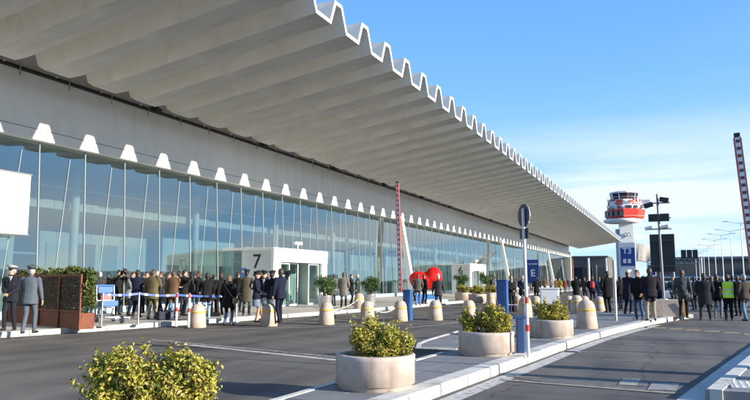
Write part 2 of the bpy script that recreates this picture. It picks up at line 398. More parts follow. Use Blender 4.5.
# ================================================================== ground, road, pavements
mb = MB(); S = 3000
mb.add([(-S, -S, 0), (S, -S, 0), (S, S, 0), (-S, S, 0)], [(0, 1, 2, 3)])
struct(mb.build('road', ASPH), 'dark worn asphalt road and forecourt')

def lerp_poly(pts, y):
    for (x0, y0), (x1, y1) in zip(pts[:-1], pts[1:]):
        if y <= y1: return x0 + (x1 - x0) * (y - y0) / (y1 - y0)
    return pts[-1][0]
def resample(pts, step):
    out = [Vector(pts[0])]; acc = 0.0
    for a, b in zip(pts[:-1], pts[1:]):
        a = Vector(a); b = Vector(b); L = (b - a).length; d = step - acc
        while d <= L:
            out.append(a + (b - a) * (d / L)); d += step
        acc = (acc + L) % step
    return out
def kerb_line(pts, width, z, material, parent, side=1, step=1.0, end=None):
    """individual kerb stones along a line; the outer face is the line itself, the stone lies to its left (side=1)"""
    rs = resample(pts, step)
    for a, b in zip(rs[:-1], rs[1:]):
        if end and a.y > end: break
        u = (b - a).normalized(); n = Vector((-u.y, u.x)) * side * width
        g = u * 0.010
        jz = z + random.uniform(-0.004, 0.004); ch = Vector((-u.y, u.x)) * side * 0.02
        lo = [a + g, b - g, b - g + n, a + g + n]
        q = MB()
        vs = [(p.x, p.y, 0.0) for p in lo] + [(p.x, p.y, jz - 0.02) for p in lo] + [(p.x, p.y, jz) for p in (lo[0] + ch, lo[1] + ch, lo[2], lo[3])]
        fs = [(0, 1, 5, 4), (4, 5, 9, 8), (1, 2, 6, 5), (5, 6, 10, 9), (2, 3, 7, 6), (6, 7, 11, 10), (3, 0, 4, 7), (7, 4, 8, 11), (8, 9, 10, 11)]
        if side < 0: fs = [tuple(reversed(f)) for f in fs]
        q.add(vs, fs)
        q.build('kerb_stone', material, parent)

# -- apron in front of the terminal
LK = [(-19.0, -6), (-18.1, 2), (-16.75, 13), (-16.1, 16), (-15.45, 20), (-14.6, 25.4), (-13.6, 34), (-13.2, 45), (-13.2, 70), (-13.2, 172)]
PZ = 0.14
mb = MB()
mb.prism([(x - 0.2, y) for x, y in LK] + [(-22.2, 172), (-22.2, -6)], 0.0, PZ)
apron = struct(mb.build('pavement_terminal', PAVE), 'grey pavement along the glass front of the terminal')
kerb_line([(x, y) for x, y in LK if y >= 2], 0.2, PZ + 0.012, KERB, apron, 1, 1.2, 60)

# -- island with the round planters
RK = [(-3.32, 3.0), (-3.18, 6.0), (-2.96, 8.62), (-2.78, 10.6), (-2.58, 12.6), (-2.32, 15.5), (-2.0, 18.4), (-1.45, 22.0), (-0.77, 25.75), (0.0, 28.8), (0.74, 31.2)]
LL = [(-4.55, 3.0), (-4.42, 8.0), (-4.30, 11.7), (-4.22, 13.55)]
LB = [(-5.0, 13.62), (-5.42, 14.9), (-5.56, 18.5), (-5.67, 24.2), (-5.6, 30.5), (-4.6, 32.0)]
KW = 0.30
mb = MB()
poly = [(x - KW, y) for x, y in RK] + [(0.3, 32.0)] + list(reversed(LB)) + list(reversed(LL))
mb.prism(poly, 0.0, PZ - 0.012)
island = struct(mb.build('pavement_island', mat('grout', (0.10, 0.10, 0.10), 0.9, 0, 0.2, 5)), 'raised island paved in grey slabs between the two roads')
kerb_line(RK, KW, PZ + 0.015, KERB, island, 1, 1.0)
kerb_line([(0.74, 31.2), (0.62, 31.75), (0.25, 32.2), (-1.0, 32.3), (-4.6, 32.3)], 0.25, PZ + 0.012, KERB, island, 1, 1.0)
kerb_line(LL, 0.12, PZ + 0.010, KERB, island, -1, 1.0)
kerb_line([(-4.10, 13.62), (-5.0, 13.62)], 0.12, PZ + 0.012, KERB, island, -1, 0.45)
kerb_line(LB, 0.12, PZ + 0.011, KERB, island, -1, 1.0)
y = 3.05; row = 0
while y < 31.4:
    y2 = y + 0.6
    def bounds(yy):
        xl = (lerp_poly(LL, yy) + 0.13) if yy < 13.76 else (lerp_poly(LB, yy) + 0.13)
        return xl, lerp_poly(RK, yy) - KW - 0.01
    a0, a1 = bounds(y); b0, b1 = bounds(min(y2, 31.4) - 0.001)
    if (y < 13.76) != (y2 < 13.76): b0 = a0
    n = max(1, round((a1 - a0) / 0.62)); g = 0.005
    for i in range(n):
        t0, t1 = i / n, (i + 1) / n
        z = PZ + random.uniform(-0.0025, 0.0025)
        q = MB()
        p = [(a0 + (a1 - a0) * t0 + g, y + g), (a0 + (a1 - a0) * t1 - g, y + g), (b0 + (b1 - b0) * t1 - g, y2 - g), (b0 + (b1 - b0) * t0 + g, y2 - g)]
        q.prism(p, 0.11, z)
        q.build('paving_slab', mat('paving_slab_%d' % random.randint(0, 3), [(0.175, 0.18, 0.187), (0.19, 0.195, 0.20), (0.205, 0.205, 0.207), (0.165, 0.172, 0.18)][random.randint(0, 3)], 0.72, 0, 0.2, 2.2, 0.4, 50, dirt=0.3), island)
    y = y2; row += 1

# -- island on the other side of the road (only its corner shows)
a = G(705, 389, 0.15); b = G(750, 354, 0.15)
ux = (b.x - a.x) / (b.y - a.y)
RI = [(a.x, a.y), (b.x, b.y), (b.x + ux * 6, b.y + 6), (b.x + ux * 6 + 2.4, b.y + 13), (7.5, 40)]
mb = MB(); mb.prism(RI + [(16, 40), (16, a.y)], 0.0, PZ)
isl2 = struct(mb.build('pavement_corner', mat('corner_paving', (0.22, 0.22, 0.22), 0.8, 0, 0.18, 1.2, 0.3, 40, dirt=0.3)), 'corner of a second raised pavement across the road')
kerb_line([(x, y) for x, y in RI], 0.20, PZ + 0.014, KERB, isl2, -1, 1.0)
kerb_line([(16, a.y), (a.x + 0.2, a.y)], 0.16, PZ + 0.012, KERB, isl2, -1, 1.0)
for i in range(5):
    q = MB(); q.box((a.x + 0.50 + 0.36 * (i % 3), a.y + 0.42 + 0.36 * (i // 3), PZ + 0.006), (0.34, 0.34, 0.02))
    for u in range(4):
        for v in range(4): q.lathe([(0.022, 0), (0.016, 0.006)], (a.x + 0.50 + 0.36 * (i % 3) - 0.12 + 0.08 * u, a.y + 0.42 + 0.36 * (i // 3) - 0.12 + 0.08 * v, PZ + 0.016), 6)
    q.build('tactile_tile', mat('tactile', (0.5, 0.5, 0.48), 0.75, 0, 0.1, 6), isl2)
def strip(name, p, material, z, label=None):
    q = MB(); q.add([(v[0], v[1], z) for v in p], [tuple(range(len(p)))]); o = q.build(name, material); struct(o, label); return o
PALE = mat('pale_gutter', (0.42, 0.42, 0.40), 0.8, 0, 0.15, 2, dirt=0.25)
strip('gutter', [(a.x - 0.36, a.y - 0.15), (a.x - 0.003, a.y - 0.15), (b.x - 0.003, b.y), (b.x + ux * 6 - 0.003, b.y + 6), (b.x + ux * 6 - 0.36, b.y + 6), (b.x - 0.36, b.y)], PALE, 0.005, 'pale concrete gutter beside the corner kerb')
LINE = worn_paint('line_paint', (0.46, 0.45, 0.42), 0.42)
LINE2 = worn_paint('line_paint_worn', (0.40, 0.39, 0.37), 0.50)
YLINE = worn_paint('yellow_paint', (0.42, 0.29, 0.13), 0.48)
def along(pts, off0, off1):
    return [(x + off0, y) for x, y in pts] + [(x + off1, y) for x, y in reversed(pts)]
strip('road_marking', along(RK[:9], 0.10, 0.36), LINE, 0.004, 'white edge line painted along the island kerb')
def seg(p, q, w, material, z=0.004, label='painted white lane line across the forecourt'):
    p = Vector(p[:2]); q = Vector(q[:2]); u = (q - p).normalized(); n = Vector((-u.y, u.x)) * w / 2
    return strip('road_marking', [p + n, p - n, q - n, q + n], material, z, label)
p0, p1 = G(190, 345), G(345, 361)
seg(p0, p1, 0.20, LINE, label='painted white lane line across the forecourt')
d = Vector((0.0, 0.42, 0)); seg(G(150, 339.5), p1 + d, 0.14, LINE2, label='thin second lane line beside the wide one')
seg(G(205, 330), G(440, 323), 0.16, LINE2, label='worn white line running past the domed bollards')
seg(G(440, 323), G(560, 318), 0.16, LINE2, label='worn white line continuing to the island')
seg((-8.0, 21.0), (-6.0, 30.0), 0.16, LINE2, label='faded white line towards the far doors')
seg((-4.75, 8.3), (-5.45, 2.0), 0.10, LINE2, label='white line along the back of the island')
# concrete repair band across the right hand road and yellow hump blocks
CR = worn_paint('repair_concrete', (0.19, 0.16, 0.115), 0.50)
strip('repair_band', [G(*p) for p in ((512, 377.5), (547, 377.5), (623, 380.5), (688, 383), (674, 393.5), (612, 388.6), (540, 381.8))], worn_paint('repair_fill', (0.15, 0.145, 0.14), 0.52), 0.006, 'greyer repaired band across the asphalt')
seg(G(508, 376.5), G(560, 378.2), 0.16, worn_paint('seam_yellow', (0.30, 0.235, 0.13), 0.45), 0.010, 'yellowish seam at the near end of the repair band')
seg(G(560, 378.4), G(688, 383.2), 0.07, worn_paint('seam_pale', (0.26, 0.23, 0.18), 0.44), 0.010, 'pale far seam of the repair band')
seg(G(500, 380), G(676, 394), 0.13, worn_paint('seam_beige', (0.30, 0.27, 0.21), 0.42), 0.010, 'pale near seam of the repair band')
for pp, cc in (((623, 379, 641, 386.5), (0.30, 0.28, 0.24)), ((652, 383.5, 680, 391.5), (0.24, 0.235, 0.23)), ((641.5, 380.5, 650, 387.5), (0.13, 0.12, 0.115))):
    x0, y0_, x1, y1_ = pp
    strip('concrete_patch', [G(x0, y0_), G(x1, y0_ + 0.8), G(x1 - 4, y1_), G(x0 - 5, y1_ - 0.8)], worn_paint('patch_%d' % x0, cc, 0.38), 0.014, 'squarish concrete patch in the repair band')
for px, py in ((604, 326), (622, 326.6), (641, 327.3), (660, 328), (676, 328.9), (693, 330), (712, 331.3), (732, 332.8), (752, 334.6)):
    c = G(px, py); seg((c.x - 0.20, c.y + 0.02), (c.x + 0.20, c.y - 0.02), 0.50, YLINE, label='yellow block of the painted road hump')
for px, py, w, h in ((648, 362, 1.6, 0.12), (640, 345, 0.7, 0.3), (572, 352, 0.6, 0.25)):
    c = G(px, py); seg((c.x - w / 2, c.y), (c.x + w / 2, c.y + 0.05), h, worn_paint('patch_paint', (0.2, 0.2, 0.19), 0.52), label='scuffed pale patch on the asphalt')

# ================================================================== terminal building
PITCHY = 2.29; Y0 = 19.22
XE, XW = -10.5, -22.3
term = thing('terminal_building', 'long glass terminal building with folded concrete canopy', 'building', (XW, 20, 0))
T = Vector((XW, 20, 0))
def tl(v): return Vector(v) - T
def zb(x): return 10.40 + (x - XE) * 0.152        # rib bottoms rise outwards
def zp(x): return 11.25 + (x - XE) * 0.005         # fold crests
st = [XE, -13, -16, -19.6, -20.2, -20.55, -20.8, -20.95]
raise_ = [0, 0, 0, 0, 0.03, 0.14, 0.42, 1.0]
low = []; q = MB(); TH = 0.13
prof = []
for x, rr in zip(st, raise_):
    b_, p_ = zb(x), zp(x)
    if rr: b_ = b_ + (p_ - 0.02 - b_) * rr if rr == 1.0 else b_ + rr * (p_ - b_)
    prof.append([(0.0, b_), (1.09, b_), (1.47, p_), (1.86, p_), (PITCHY, b_)])
nv = 5
vs = []
for x, pr in zip(st, prof): vs += [(x, yy, zz) for yy, zz in pr]
off = len(vs)
for x, pr in zip(st, prof):
    # upper skin: offset outward so the shell keeps its thickness on the slopes
    vs += [(x, yy + o, zz + TH) for (yy, zz), o in zip(pr, (0.06, -0.06, -0.09, 0.09, 0.06))]
for k in range(len(st) - 1):
    for i in range(nv - 1):
        a_, b_, c_, d_ = k * nv + i, k * nv + i + 1, (k + 1) * nv + i + 1, (k + 1) * nv + i
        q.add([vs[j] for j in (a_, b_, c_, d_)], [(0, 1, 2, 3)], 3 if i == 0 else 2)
        q.add([vs[off + j] for j in (a_, b_, c_, d_)], [(3, 2, 1, 0)], 0)
for i in range(nv - 1):
    q.add([vs[i], vs[i + 1], vs[off + i + 1], vs[off + i]], [(3, 2, 1, 0)], 1)
    # slightly proud white edge trim
    f_ = [Vector(vs[i]), Vector(vs[i + 1]), Vector(vs[off + i + 1]), Vector(vs[off + i])]
    f2 = [v + Vector((0.03, 0, 0)) for v in f_]
    q.add(f_ + f2, [(4, 5, 6, 7), (0, 1, 5, 4), (2, 3, 7, 6)], 1)
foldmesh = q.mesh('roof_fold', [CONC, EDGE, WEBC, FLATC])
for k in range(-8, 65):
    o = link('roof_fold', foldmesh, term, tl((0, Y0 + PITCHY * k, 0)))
YA, YB = Y0 - 8 * PITCHY, Y0 + 65 * PITCHY
def tbox(name, x0, x1, y0, y1, z0, z1, m, bevel=0.0):
    q = MB(); q.box(tl(((x0 + x1) / 2, (y0 + y1) / 2, (z0 + z1) / 2)), (x1 - x0, y1 - y0, z1 - z0)); return q.build(name, m, term, None, bevel)
GH = 6.95
tbox('facade_band', XW - 0.35, XW, YA, YB, 7.37, 9.46, BAND)
tbox('facade_band', XW - 0.36, XW - 0.005, YA, YB, GH, 7.345, BAND)
tbox('band_joint', XW - 0.30, XW - 0.03, YA, YB, 7.345, 7.37, DARK)
tbox('gutter', XW - 0.10, XW + 0.14, YA, YB, 9.475, 9.58, DARK)
tbox('rear_roof', -46, -20.8, YA, YB, zp(-20.7) - 0.03, zp(-20.7) + 0.3, CONC)
tbox('back_fascia', XW - 0.28, XW - 0.12, YA, YB, 9.47, 11.15, mat('recess_grey', (0.60, 0.60, 0.57), 0.8))
# struts and cable hangers between wall head and fold ends
for k in range(-8, 65):
    yy = Y0 + PITCHY * k
    q = MB(); q.tube(tl((XW + 0.45, yy + 1.45, 11.1)), tl((XW + 0.75, yy + 1.72, 9.35)), 0.06, None, 6); q.build('strut', ALU, term)
    if k % 1 == 0:
        q = MB(); q.tube(tl((XW + 0.17, yy + 0.55, 9.2)), tl((XW + 0.17, yy + 0.55, 9.66)), 0.025, None, 6); q.build('gutter_bracket', STEEL, term)
for k in range(-6, 40, 4):
    yy = Y0 + PITCHY * k + 0.5; q = MB()
    q.box(tl((XW + 0.55, yy, 9.55)), (0.5, 0.06, 0.06)); q.box(tl((XW + 0.72, yy, 9.42)), (0.28, 0.36, 0.2), 0, 0, Matrix.Rotation(R(25), 3, 'Y')); q.build('floodlight', DARK, term)
# glass wall, leaning back slightly
MY0 = 18.95
gb, gt = Vector((XW - 0.06, 0, 0.42)), Vector((XW - 0.36, 0, GH))
q = MB(); w = PITCHY - 0.02
sl_ = (gt - gb).normalized(); nrm = Vector((sl_.z, 0, -sl_.x)) * 0.008
def pane(q, za, zb_):
    A = gb + (gt - gb) * za; B = gb + (gt - gb) * zb_
    c = [A - nrm, A + nrm, B + nrm, B - nrm]
    q.add([(v.x - XW, yy, v.z) for yy in (-w / 2, w / 2) for v in c], [(0, 1, 2, 3), (7, 6, 5, 4), (1, 5, 6, 2), (3, 7, 4, 0), (0, 4, 5, 1), (2, 6, 7, 3)])
pane(q, 0.0, 1.0)
pm = q.mesh('glass_pane', GLASS)
q = MB(); q.add([v for yy in (-0.014, 0.014) for v in ((gb.x - XW - 0.05, yy, gb.z - 0.1), (gb.x - XW + 0.035, yy, gb.z - 0.1), (gt.x - XW + 0.035, yy, gt.z), (gt.x - XW - 0.05, yy, gt.z))],
      [(0, 1, 2, 3), (7, 6, 5, 4), (1, 5, 6, 2), (3, 7, 4, 0), (0, 4, 5, 1), (2, 6, 7, 3)])
mm_ = q.mesh('mullion', mat('mullion_grey', (0.34, 0.38, 0.40), 0.5))
q = MB(); q.tube((-0.045, -0.80, 0.36), (-0.285, 0, GH - 0.45), 0.010, None, 6); fm_ = q.mesh('glass_fin_rod', mat('mullion_grey', (0, 0, 0)))
for k in range(-7, 66):
    yy = MY0 + PITCHY * k
    link('mullion', mm_, term, (0, yy - 20, 0))
    link('glass_pane', pm, term, (0, yy + PITCHY / 2 - 20, 0))
    link('diagonal_rod', fm_, term, (0, yy + PITCHY * 0.64 - 20, 0))
tbox('sill', XW - 0.2, XW + 0.06, YA, YB, 0.12, 0.42, mat('sill_blue_grey', (0.30, 0.38, 0.45), 0.5, 0.2, 0.08, 3))
tbox('interior_floor', -46, XW - 0.21, YA, YB, 0.05, 0.15, mat('interior_floor', (0.34, 0.37, 0.36), 0.4, 0, 0.08, 0.5))
TEAL = mat('interior_pale_wall', (0.27, 0.31, 0.31), 0.6, 0, 0.22, 0.25)
tbox('interior_wall', -33.3, -33.0, YA, YB, 0.0, 10.4, mat('interior_wall', (0.20, 0.27, 0.30), 0.6, 0, 0.25, 0.3))
tbox('interior_wall', -33.0, XW - 0.4, YB - 0.2, YB + 0.2, 0.0, 8.6, mat('interior_wall', (0, 0, 0)))
tbox('interior_ceiling', -33, XW - 0.37, YA, YB, GH + 0.02, GH + 0.2, mat('interior_ceiling', (0.42, 0.47, 0.47), 0.7))
tbox('mezzanine', -33, -27.0, YA, YB, 4.95, 5.35, mat('mezzanine', (0.30, 0.33, 0.33), 0.6))
tbox('balustrade_rail', -27.3, -27.22, YA, YB, 6.0, 6.08, ALU)
for k in range(0, 17):
    yy = 6 + k * 9.16
    q = MB(); q.lathe([(0.20, 0), (0.20, 6.8)], tl((-26.4, yy, 0.15)), 14); q.build('interior_column', mat('interior_column', (0.36, 0.40, 0.41), 0.6), term)
    tbox('partition', -29.6, -29.4, yy + 0.6, yy + 8.3, 0.15, 4.05 + 0.25 * (k % 2), TEAL)
    for j in range(4):
        tbox('shop_opening', -29.39, -29.33, yy + 1.0 + j * 1.85, yy + 2.2 + j * 1.85 + 0.2 * (j % 2), 0.3, 2.5 + 0.5 * ((j * 3 + k) % 3), mat('shop_dark_%d' % ((j + k) % 3), [(0.06, 0.09, 0.10), (0.13, 0.17, 0.17), (0.24, 0.28, 0.26)][(j + k) % 3], 0.4))
for k in range(0, 14):
    yy = 9 + k * 11
    tbox('check_in_counter', -27.0, -25.9, yy, yy + 5.5, 0.15, 1.30, mat('counter', (0.45, 0.52, 0.52), 0.4))
# inclined white columns in front of the glass
for k in range(0, 4):
    yy = 16.9 + 38.9 * k
    if k == 0: continue
    q = MB(); a_ = tl((XW + 0.55, yy, GH + 0.2)); b_ = tl((XW + 1.7, yy, PZ))
    for (dx_, dy_) in ((0, 0),):
        q.add([a_ + Vector((-0.16, -0.22, 0)), a_ + Vector((0.16, -0.22, 0)), a_ + Vector((0.16, 0.22, 0)), a_ + Vector((-0.16, 0.22, 0)),
               b_ + Vector((-0.26, -0.26, 0)), b_ + Vector((0.26, -0.26, 0)), b_ + Vector((0.26, 0.26, 0)), b_ + Vector((-0.26, 0.26, 0))],
              [(0, 1, 2, 3), (7, 6, 5, 4), (0, 4, 5, 1), (1, 5, 6, 2), (2, 6, 7, 3), (3, 7, 4, 0)])
    q.build('inclined_column', WHITE, term, None, 0.03)
# gable end of the far part
tbox('end_wall', -23.5, -22.0, YB - 0.1, YB + 1.6, 0, 8.2, mat('end_wall', (0.4, 0.4, 0.38), 0.7))

# white banner hung on the glass
ba = AX(31, 175, XW + 0.30); bb = AX(26, 235, XW + 0.30)
bn = thing('banner', 'blank white banner hung on the glass front beside the officers', 'banner', (XW + 0.30, ba.y, bb.z))
q = MB(); hh = ba.z - bb.z
q.box((-0.01, -2.6, hh / 2), (0.02, 5.2, hh)); q.build('sheet', mat('banner_white', (0.86, 0.86, 0.85), 0.5, 0, 0.02, 1), bn)
q = MB(); q.tube((0, -5.25, hh), (0, 0.05, hh), 0.035); q.tube((0, -5.25, 0), (0, 0.05, 0), 0.035); q.build('rail', ALU, bn)
q = MB(); q.tube((-0.32, -0.05, hh), (0, -0.05, hh), 0.02); q.tube((-0.26, -0.05, 0.0), (0, -0.05, 0.0), 0.02); q.build('bracket', ALU, bn)

# entrance vestibules
def vestibule(num, y0, y1, x1, h, label):
    v = thing('entrance_vestibule', label, 'entrance', (x1, y0, PZ), 0, 'numbered entrances')
    D = x1 - XW - 0.08; Wd = y1 - y0
    # side panel facing along the road, set as two cladding sheets
    q = MB(); q.box((-D * 0.30, 0.04, h / 2), (D * 0.60, 0.08, h)); q.build('side_panel', OFFW, v, None, 0.01)
    q = MB(); q.box((-D * 0.80 - 0.01, 0.04, h / 2), (D * 0.40 - 0.02, 0.06, h)); q.build('side_glass', DGLASS, v)
    q = MB(); q.box((-D * 0.5, Wd - 0.04, h / 2), (D, 0.08, h)); q.build('side_panel', OFFW, v)
    q = MB(); q.box((-D / 2, Wd / 2, h - 0.06), (D - 0.02, Wd + 0.02, 0.14)); q.build('roof', WHITE, v, None, 0.01)
    q = MB(); q.box((0.06, Wd / 2, h - 0.36), (0.18, Wd + 0.04, 0.74)); q.build('header', WHITE, v, None, 0.015)
    q = MB(); q.box((0.05, 0.36, (h - 0.73) / 2), (0.16, 0.76, h - 0.73)); q.build('jamb', WHITE, v, None, 0.015)
    q = MB(); q.box((0.05, Wd - 0.30, (h - 0.73) / 2), (0.16, 0.62, h - 0.73)); q.build('jamb', WHITE, v, None, 0.015)
    ow = Wd - 1.36; dh = h - 0.73
    for i, (t, dxx) in enumerate(((0.75, -0.10), (0.75 + ow * 0.72, -0.10), (0.75 + ow * 0.50, -0.2), (0.75 + ow * 0.24, -0.2))):
        if i == 2: continue
        d = MB(); ww = ow * 0.26
        d.box((dxx, t + ww / 2, dh / 2), (0.02, ww - 0.12, dh - 0.16)); dg = d.build('door_leaf', DGLASS, v)
        d = MB()
        for yy in (t + 0.03, t + ww - 0.03): d.box((dxx, yy, dh / 2), (0.06, 0.06, dh - 0.02))
        for zz in (0.05, dh - 0.05): d.box((dxx, t + ww / 2, zz), (0.055, ww - 0.13, 0.09))
        d.build('door_frame', WHITE, dg)
    q = MB(); q.box((-D * 0.55, Wd / 2, dh / 2), (0.05, Wd - 0.3, dh)); q.build('inner_wall', mat('inner_wall', (0.50, 0.56, 0.53), 0.6), v)
    lettering(num, 1.05, mat('number_black', (0.02, 0.02, 0.02), 0.5), v, (-D * 0.30 + 0.02, -0.006, h - 0.75), (R(90), 0, 0), 0.012, 'door_number')
    # cctv pair on the roof
    q = MB(); q.tube((0.0, Wd * 0.45, h), (0.0, Wd * 0.45, h + 0.28), 0.03)
    for s in (-1, 1): q.box((0.05, Wd * 0.45 + s * 0.2, h + 0.34), (0.2, 0.34, 0.16), 0, s * 0.4)
    q.build('cctv_camera', WHITE, v, None, 0.01)
    return v
vestibule('7', 30.5, 36.5, -19.1, 3.10, 'white box entrance with black number 7 on its side')
y6 = AX(469, 264, -19.1).y
vestibule('6', y6, y6 + 6.4, -19.1, 3.10, 'smaller-looking white entrance with number 6, beyond the red balloon and planters')

# ================================================================== planters and plants
def pot_mesh(Rr, H):
    q = MB()
    q.lathe([(Rr - 0.06, 0.0), (Rr - 0.035, 0.045), (Rr - 0.03, 0.06), (Rr, 0.07), (Rr, H - 0.075), (Rr + 0.006, H - 0.06), (Rr + 0.006, H - 0.012), (Rr - 0.006, H),
             (Rr - 0.075, H), (Rr - 0.085, H - 0.012), (Rr - 0.085, H - 0.12)], (0, 0, 0), 56, 0, True, False)
    q.lathe([(Rr - 0.061, 0.0), (0.01, 0.0)], (0, 0, 0), 56, 0, False, False)
    return q
def twigs(q, lobes, n, seed, r0=0.008):
    rg = random.Random(seed)
    for i in range(n):
        c, r = lobes[rg.randrange(len(lobes))]
        b = Vector((rg.uniform(-.12, .12) + c[0] * .5, rg.uniform(-.12, .12) + c[1] * .5, 0))
        e = Vector((c[0] + r[0] * rg.uniform(-.6, .6), c[1] + r[1] * rg.uniform(-.6, .6), c[2] + r[2] * rg.uniform(-.3, .6)))
        m = (b + e) / 2 + Vector((rg.uniform(-.04, .04), rg.uniform(-.04, .04), 0))
        q.tube(b, m, r0 * 1.4, r0, 5); q.tube(m, e, r0, r0 * 0.4, 5)
def bush_lobes(specs):
    """break each lobe up into sub clumps so that the outline is uneven"""
    out = []
    for (c, r, seed) in specs:
        rg = random.Random(seed)
        out.append((c, tuple(v * 0.82 for v in r)))
        for i in range(9):
            d = Vector((rg.gauss(0, 1), rg.gauss(0, 1), rg.gauss(0.2, 0.9))).normalized()
            s = rg.uniform(0.28, 0.45)
            out.append(((c[0] + d.x * r[0] * .78, c[1] + d.y * r[1] * .78, c[2] + d.z * r[2] * .78), tuple(v * s for v in r)))
    return out
def planter(loc, Rr, H, specs, n, leafsize, label, bushlabel, seed, material=LEAFY, rz=0.0):
    p = thing('planter', label, 'planter', loc, rz, 'round concrete planters')
    pot_mesh(Rr, H).build('pot', STONE, p)
    q = MB(); q.lathe([(Rr - 0.084, 0.0), (Rr * 0.5, 0.03), (0.01, 0.05)], (0, 0, H - 0.11), 24, 0, True, False); q.build('soil', SOIL, p)
    b = thing('shrub', bushlabel, 'shrub', Vector(loc) + Vector((0, 0, H - 0.09)), rz, 'shrubs in the round planters')
    L = bush_lobes(specs)
    P, O = lobe_points(L, n, seed, 0.45)
    rs_ = np.random.default_rng(seed + 500); SP = []; SO = []
    for k_ in range(70):                                   # shoots that stand out from the clipped mass
        c_, r_, _s = specs[rs_.integers(len(specs))]
        d_ = rs_.normal(0, 1, 3); d_[2] = abs(d_[2]) + 0.25; d_ /= np.linalg.norm(d_)
        L_ = rs_.uniform(0.05, 0.16); m_ = int(rs_.integers(7, 13)); tt = np.linspace(0.0, 1.0, m_)[:, None]
        b_ = np.array(c_) + d_ * np.array(r_) * 0.92; up_ = d_ + np.array([0, 0, 0.5]); up_ /= np.linalg.norm(up_)
        SP.append(b_ + up_ * L_ * tt + rs_.normal(0, 0.014, (m_, 3))); SO.append(np.tile(d_, (m_, 1)))
    P = np.concatenate([P] + SP); O = np.concatenate([O] + SO)
    keep = P[:, 2] > 0.0
    link('foliage', leaves_mesh('foliage', P[keep], O[keep], leafsize, material, seed), b)
    q = MB(); twigs(q, [(c, r) for c, r, s in specs], 26, seed); q.build('stem', BARK, b)
    return p
c2 = G(376, 394, PZ); c2 = Vector((c2.x - 0.15, c2.y + 0.50, PZ))
c2 = Vector((-3.67, 8.47, PZ))
c3 = G(480, 357, PZ); c3.y += 0.48
c4 = G(549, 338.5, PZ); c4.y += 0.42
PR = 0.525
planter(c2, PR, 0.44, [((-0.11, 0.05, 0.24), (0.28, 0.30, 0.28), 1), ((0.24, 0.0, 0.21), (0.26, 0.28, 0.25), 2), ((0.06, -0.12, 0.12), (0.36, 0.24, 0.18), 3)], 13000, 0.045,
        'round cream concrete planter with a wide yellow-green shrub, on the island end', 'dense two-lobed yellow-green shrub in the planter on the island end', 11, rz=YAW)
planter(c3, PR, 0.44, [((-0.33, 0.05, 0.20), (0.16, 0.18, 0.24), 4), ((0.14, 0.0, 0.24), (0.32, 0.28, 0.29), 5)], 8000, 0.052,
        'round cream concrete planter holding one small and one big shrub', 'yellow-green shrub with a small dark bush beside it, in the planter by the blue post', 12, rz=YAW)
planter(c4, PR, 0.44, [((-0.16, 0.05, 0.24), (0.26, 0.28, 0.30), 6), ((0.20, 0.0, 0.22), (0.24, 0.26, 0.30), 7), ((0.05, 0, 0.1), (0.36, 0.3, 0.14), 8)], 6000, 0.056,
        'round cream concrete planter with a ragged shrub behind the banded sign pole', 'ragged spiky yellow-green shrub in the planter behind the banded sign pole', 13, rz=YAW)
c1 = Vector((-3.90, 4.46, 0.0))
planter(c1, 0.56, 0.40, [((-0.27, 0.0, 0.28), (0.30, 0.34, 0.36), 21), ((0.25, -0.02, 0.30), (0.31, 0.32, 0.34), 22), ((-0.02, -0.05, 0.36), (0.30, 0.34, 0.30), 23)], 26000, 0.040,
        'round concrete planter standing on the asphalt, nearly hidden by its bright shrub', 'large bright yellow-green shrub standing alone on the dark asphalt', 14, rz=YAW)

def ball_pot(loc, label, bl, seed, h=0.60, r=0.36, br=0.62):
    p = thing('metal_pot', label, 'pot', loc, 0, 'metal pots by the entrances')
    q = MB(); q.lathe([(r * 0.9, 0), (r * 0.92, 0.02), (r, h - 0.03), (r + 0.015, h), (r - 0.02, h), (r - 0.03, h - 0.08)], (0, 0, 0), 28, 0, True, False); q.build('pot', ALU, p)
    q = MB(); q.lathe([(r - 0.03, 0.0), (0.01, 0.02)], (0, 0, h - 0.08), 20, 0, True, False); q.build('soil', SOIL, p)
    b = thing('clipped_shrub', bl, 'shrub', Vector(loc) + Vector((0, 0, h - 0.06)), 0, 'clipped shrubs by the entrances')
    P, O = lobe_points(bush_lobes([((0, 0, br * 0.92), (br, br, br * 0.86), seed)]), 2600, seed, 0.4)
    k = P[:, 2] > 0; link('foliage', leaves_mesh('foliage', P[k], O[k], 0.085, LEAFG, seed), b)
    q = MB(); twigs(q, [((0, 0, br), (br, br, br))], 16, seed, 0.012); q.build('stem', BARK, b)
ball_pot(G(325, 307, PZ), 'shiny metal pot by the right jamb of entrance 7', 'round green clipped shrub by the right jamb of entrance 7', 31)
ball_pot(G(369.5, 305, PZ), 'shiny metal pot farther along the glass from entrance 7', 'round green clipped shrub farther along the glass from entrance 7', 32)
far_pl = [(463, 300.5, 0), (477.5, 303, 0), (492, 300.5, 0)]
for i, (px, py, s) in enumerate(far_pl):
    c = G(px, py, PZ)
    planter(c, 0.55, 0.55, [((-0.1, 0, 0.25), (0.36, 0.34, 0.30), 40 + i), ((0.2, 0, 0.2), (0.26, 0.3, 0.24), 50 + i)], 900, 0.10,
            ['cream round planter nearest the red balloon, in the row before entrance 6', 'cream round planter standing forward of its row before entrance 6', 'cream round planter at the far end of the row before entrance 6'][i],
            ['yellow-green shrub in the row before entrance 6, nearest the red balloon', 'low shrub in the forward planter before entrance 6', 'yellow-green shrub at the far end of the row before entrance 6'][i], 60 + i)
for i, (px, py) in enumerate(((462, 297.5), (487, 297))):
    c = G(px, py, PZ)
    ball_pot(c, ['tall metal pot behind the planter row, near the red balloon', 'tall metal pot right beside the door of entrance 6'][i],
             ['dark green clipped shrub behind the planter row, near the red balloon', 'dark green clipped shrub right beside the door of entrance 6'][i], 33 + i, 0.9, 0.36, 0.68)

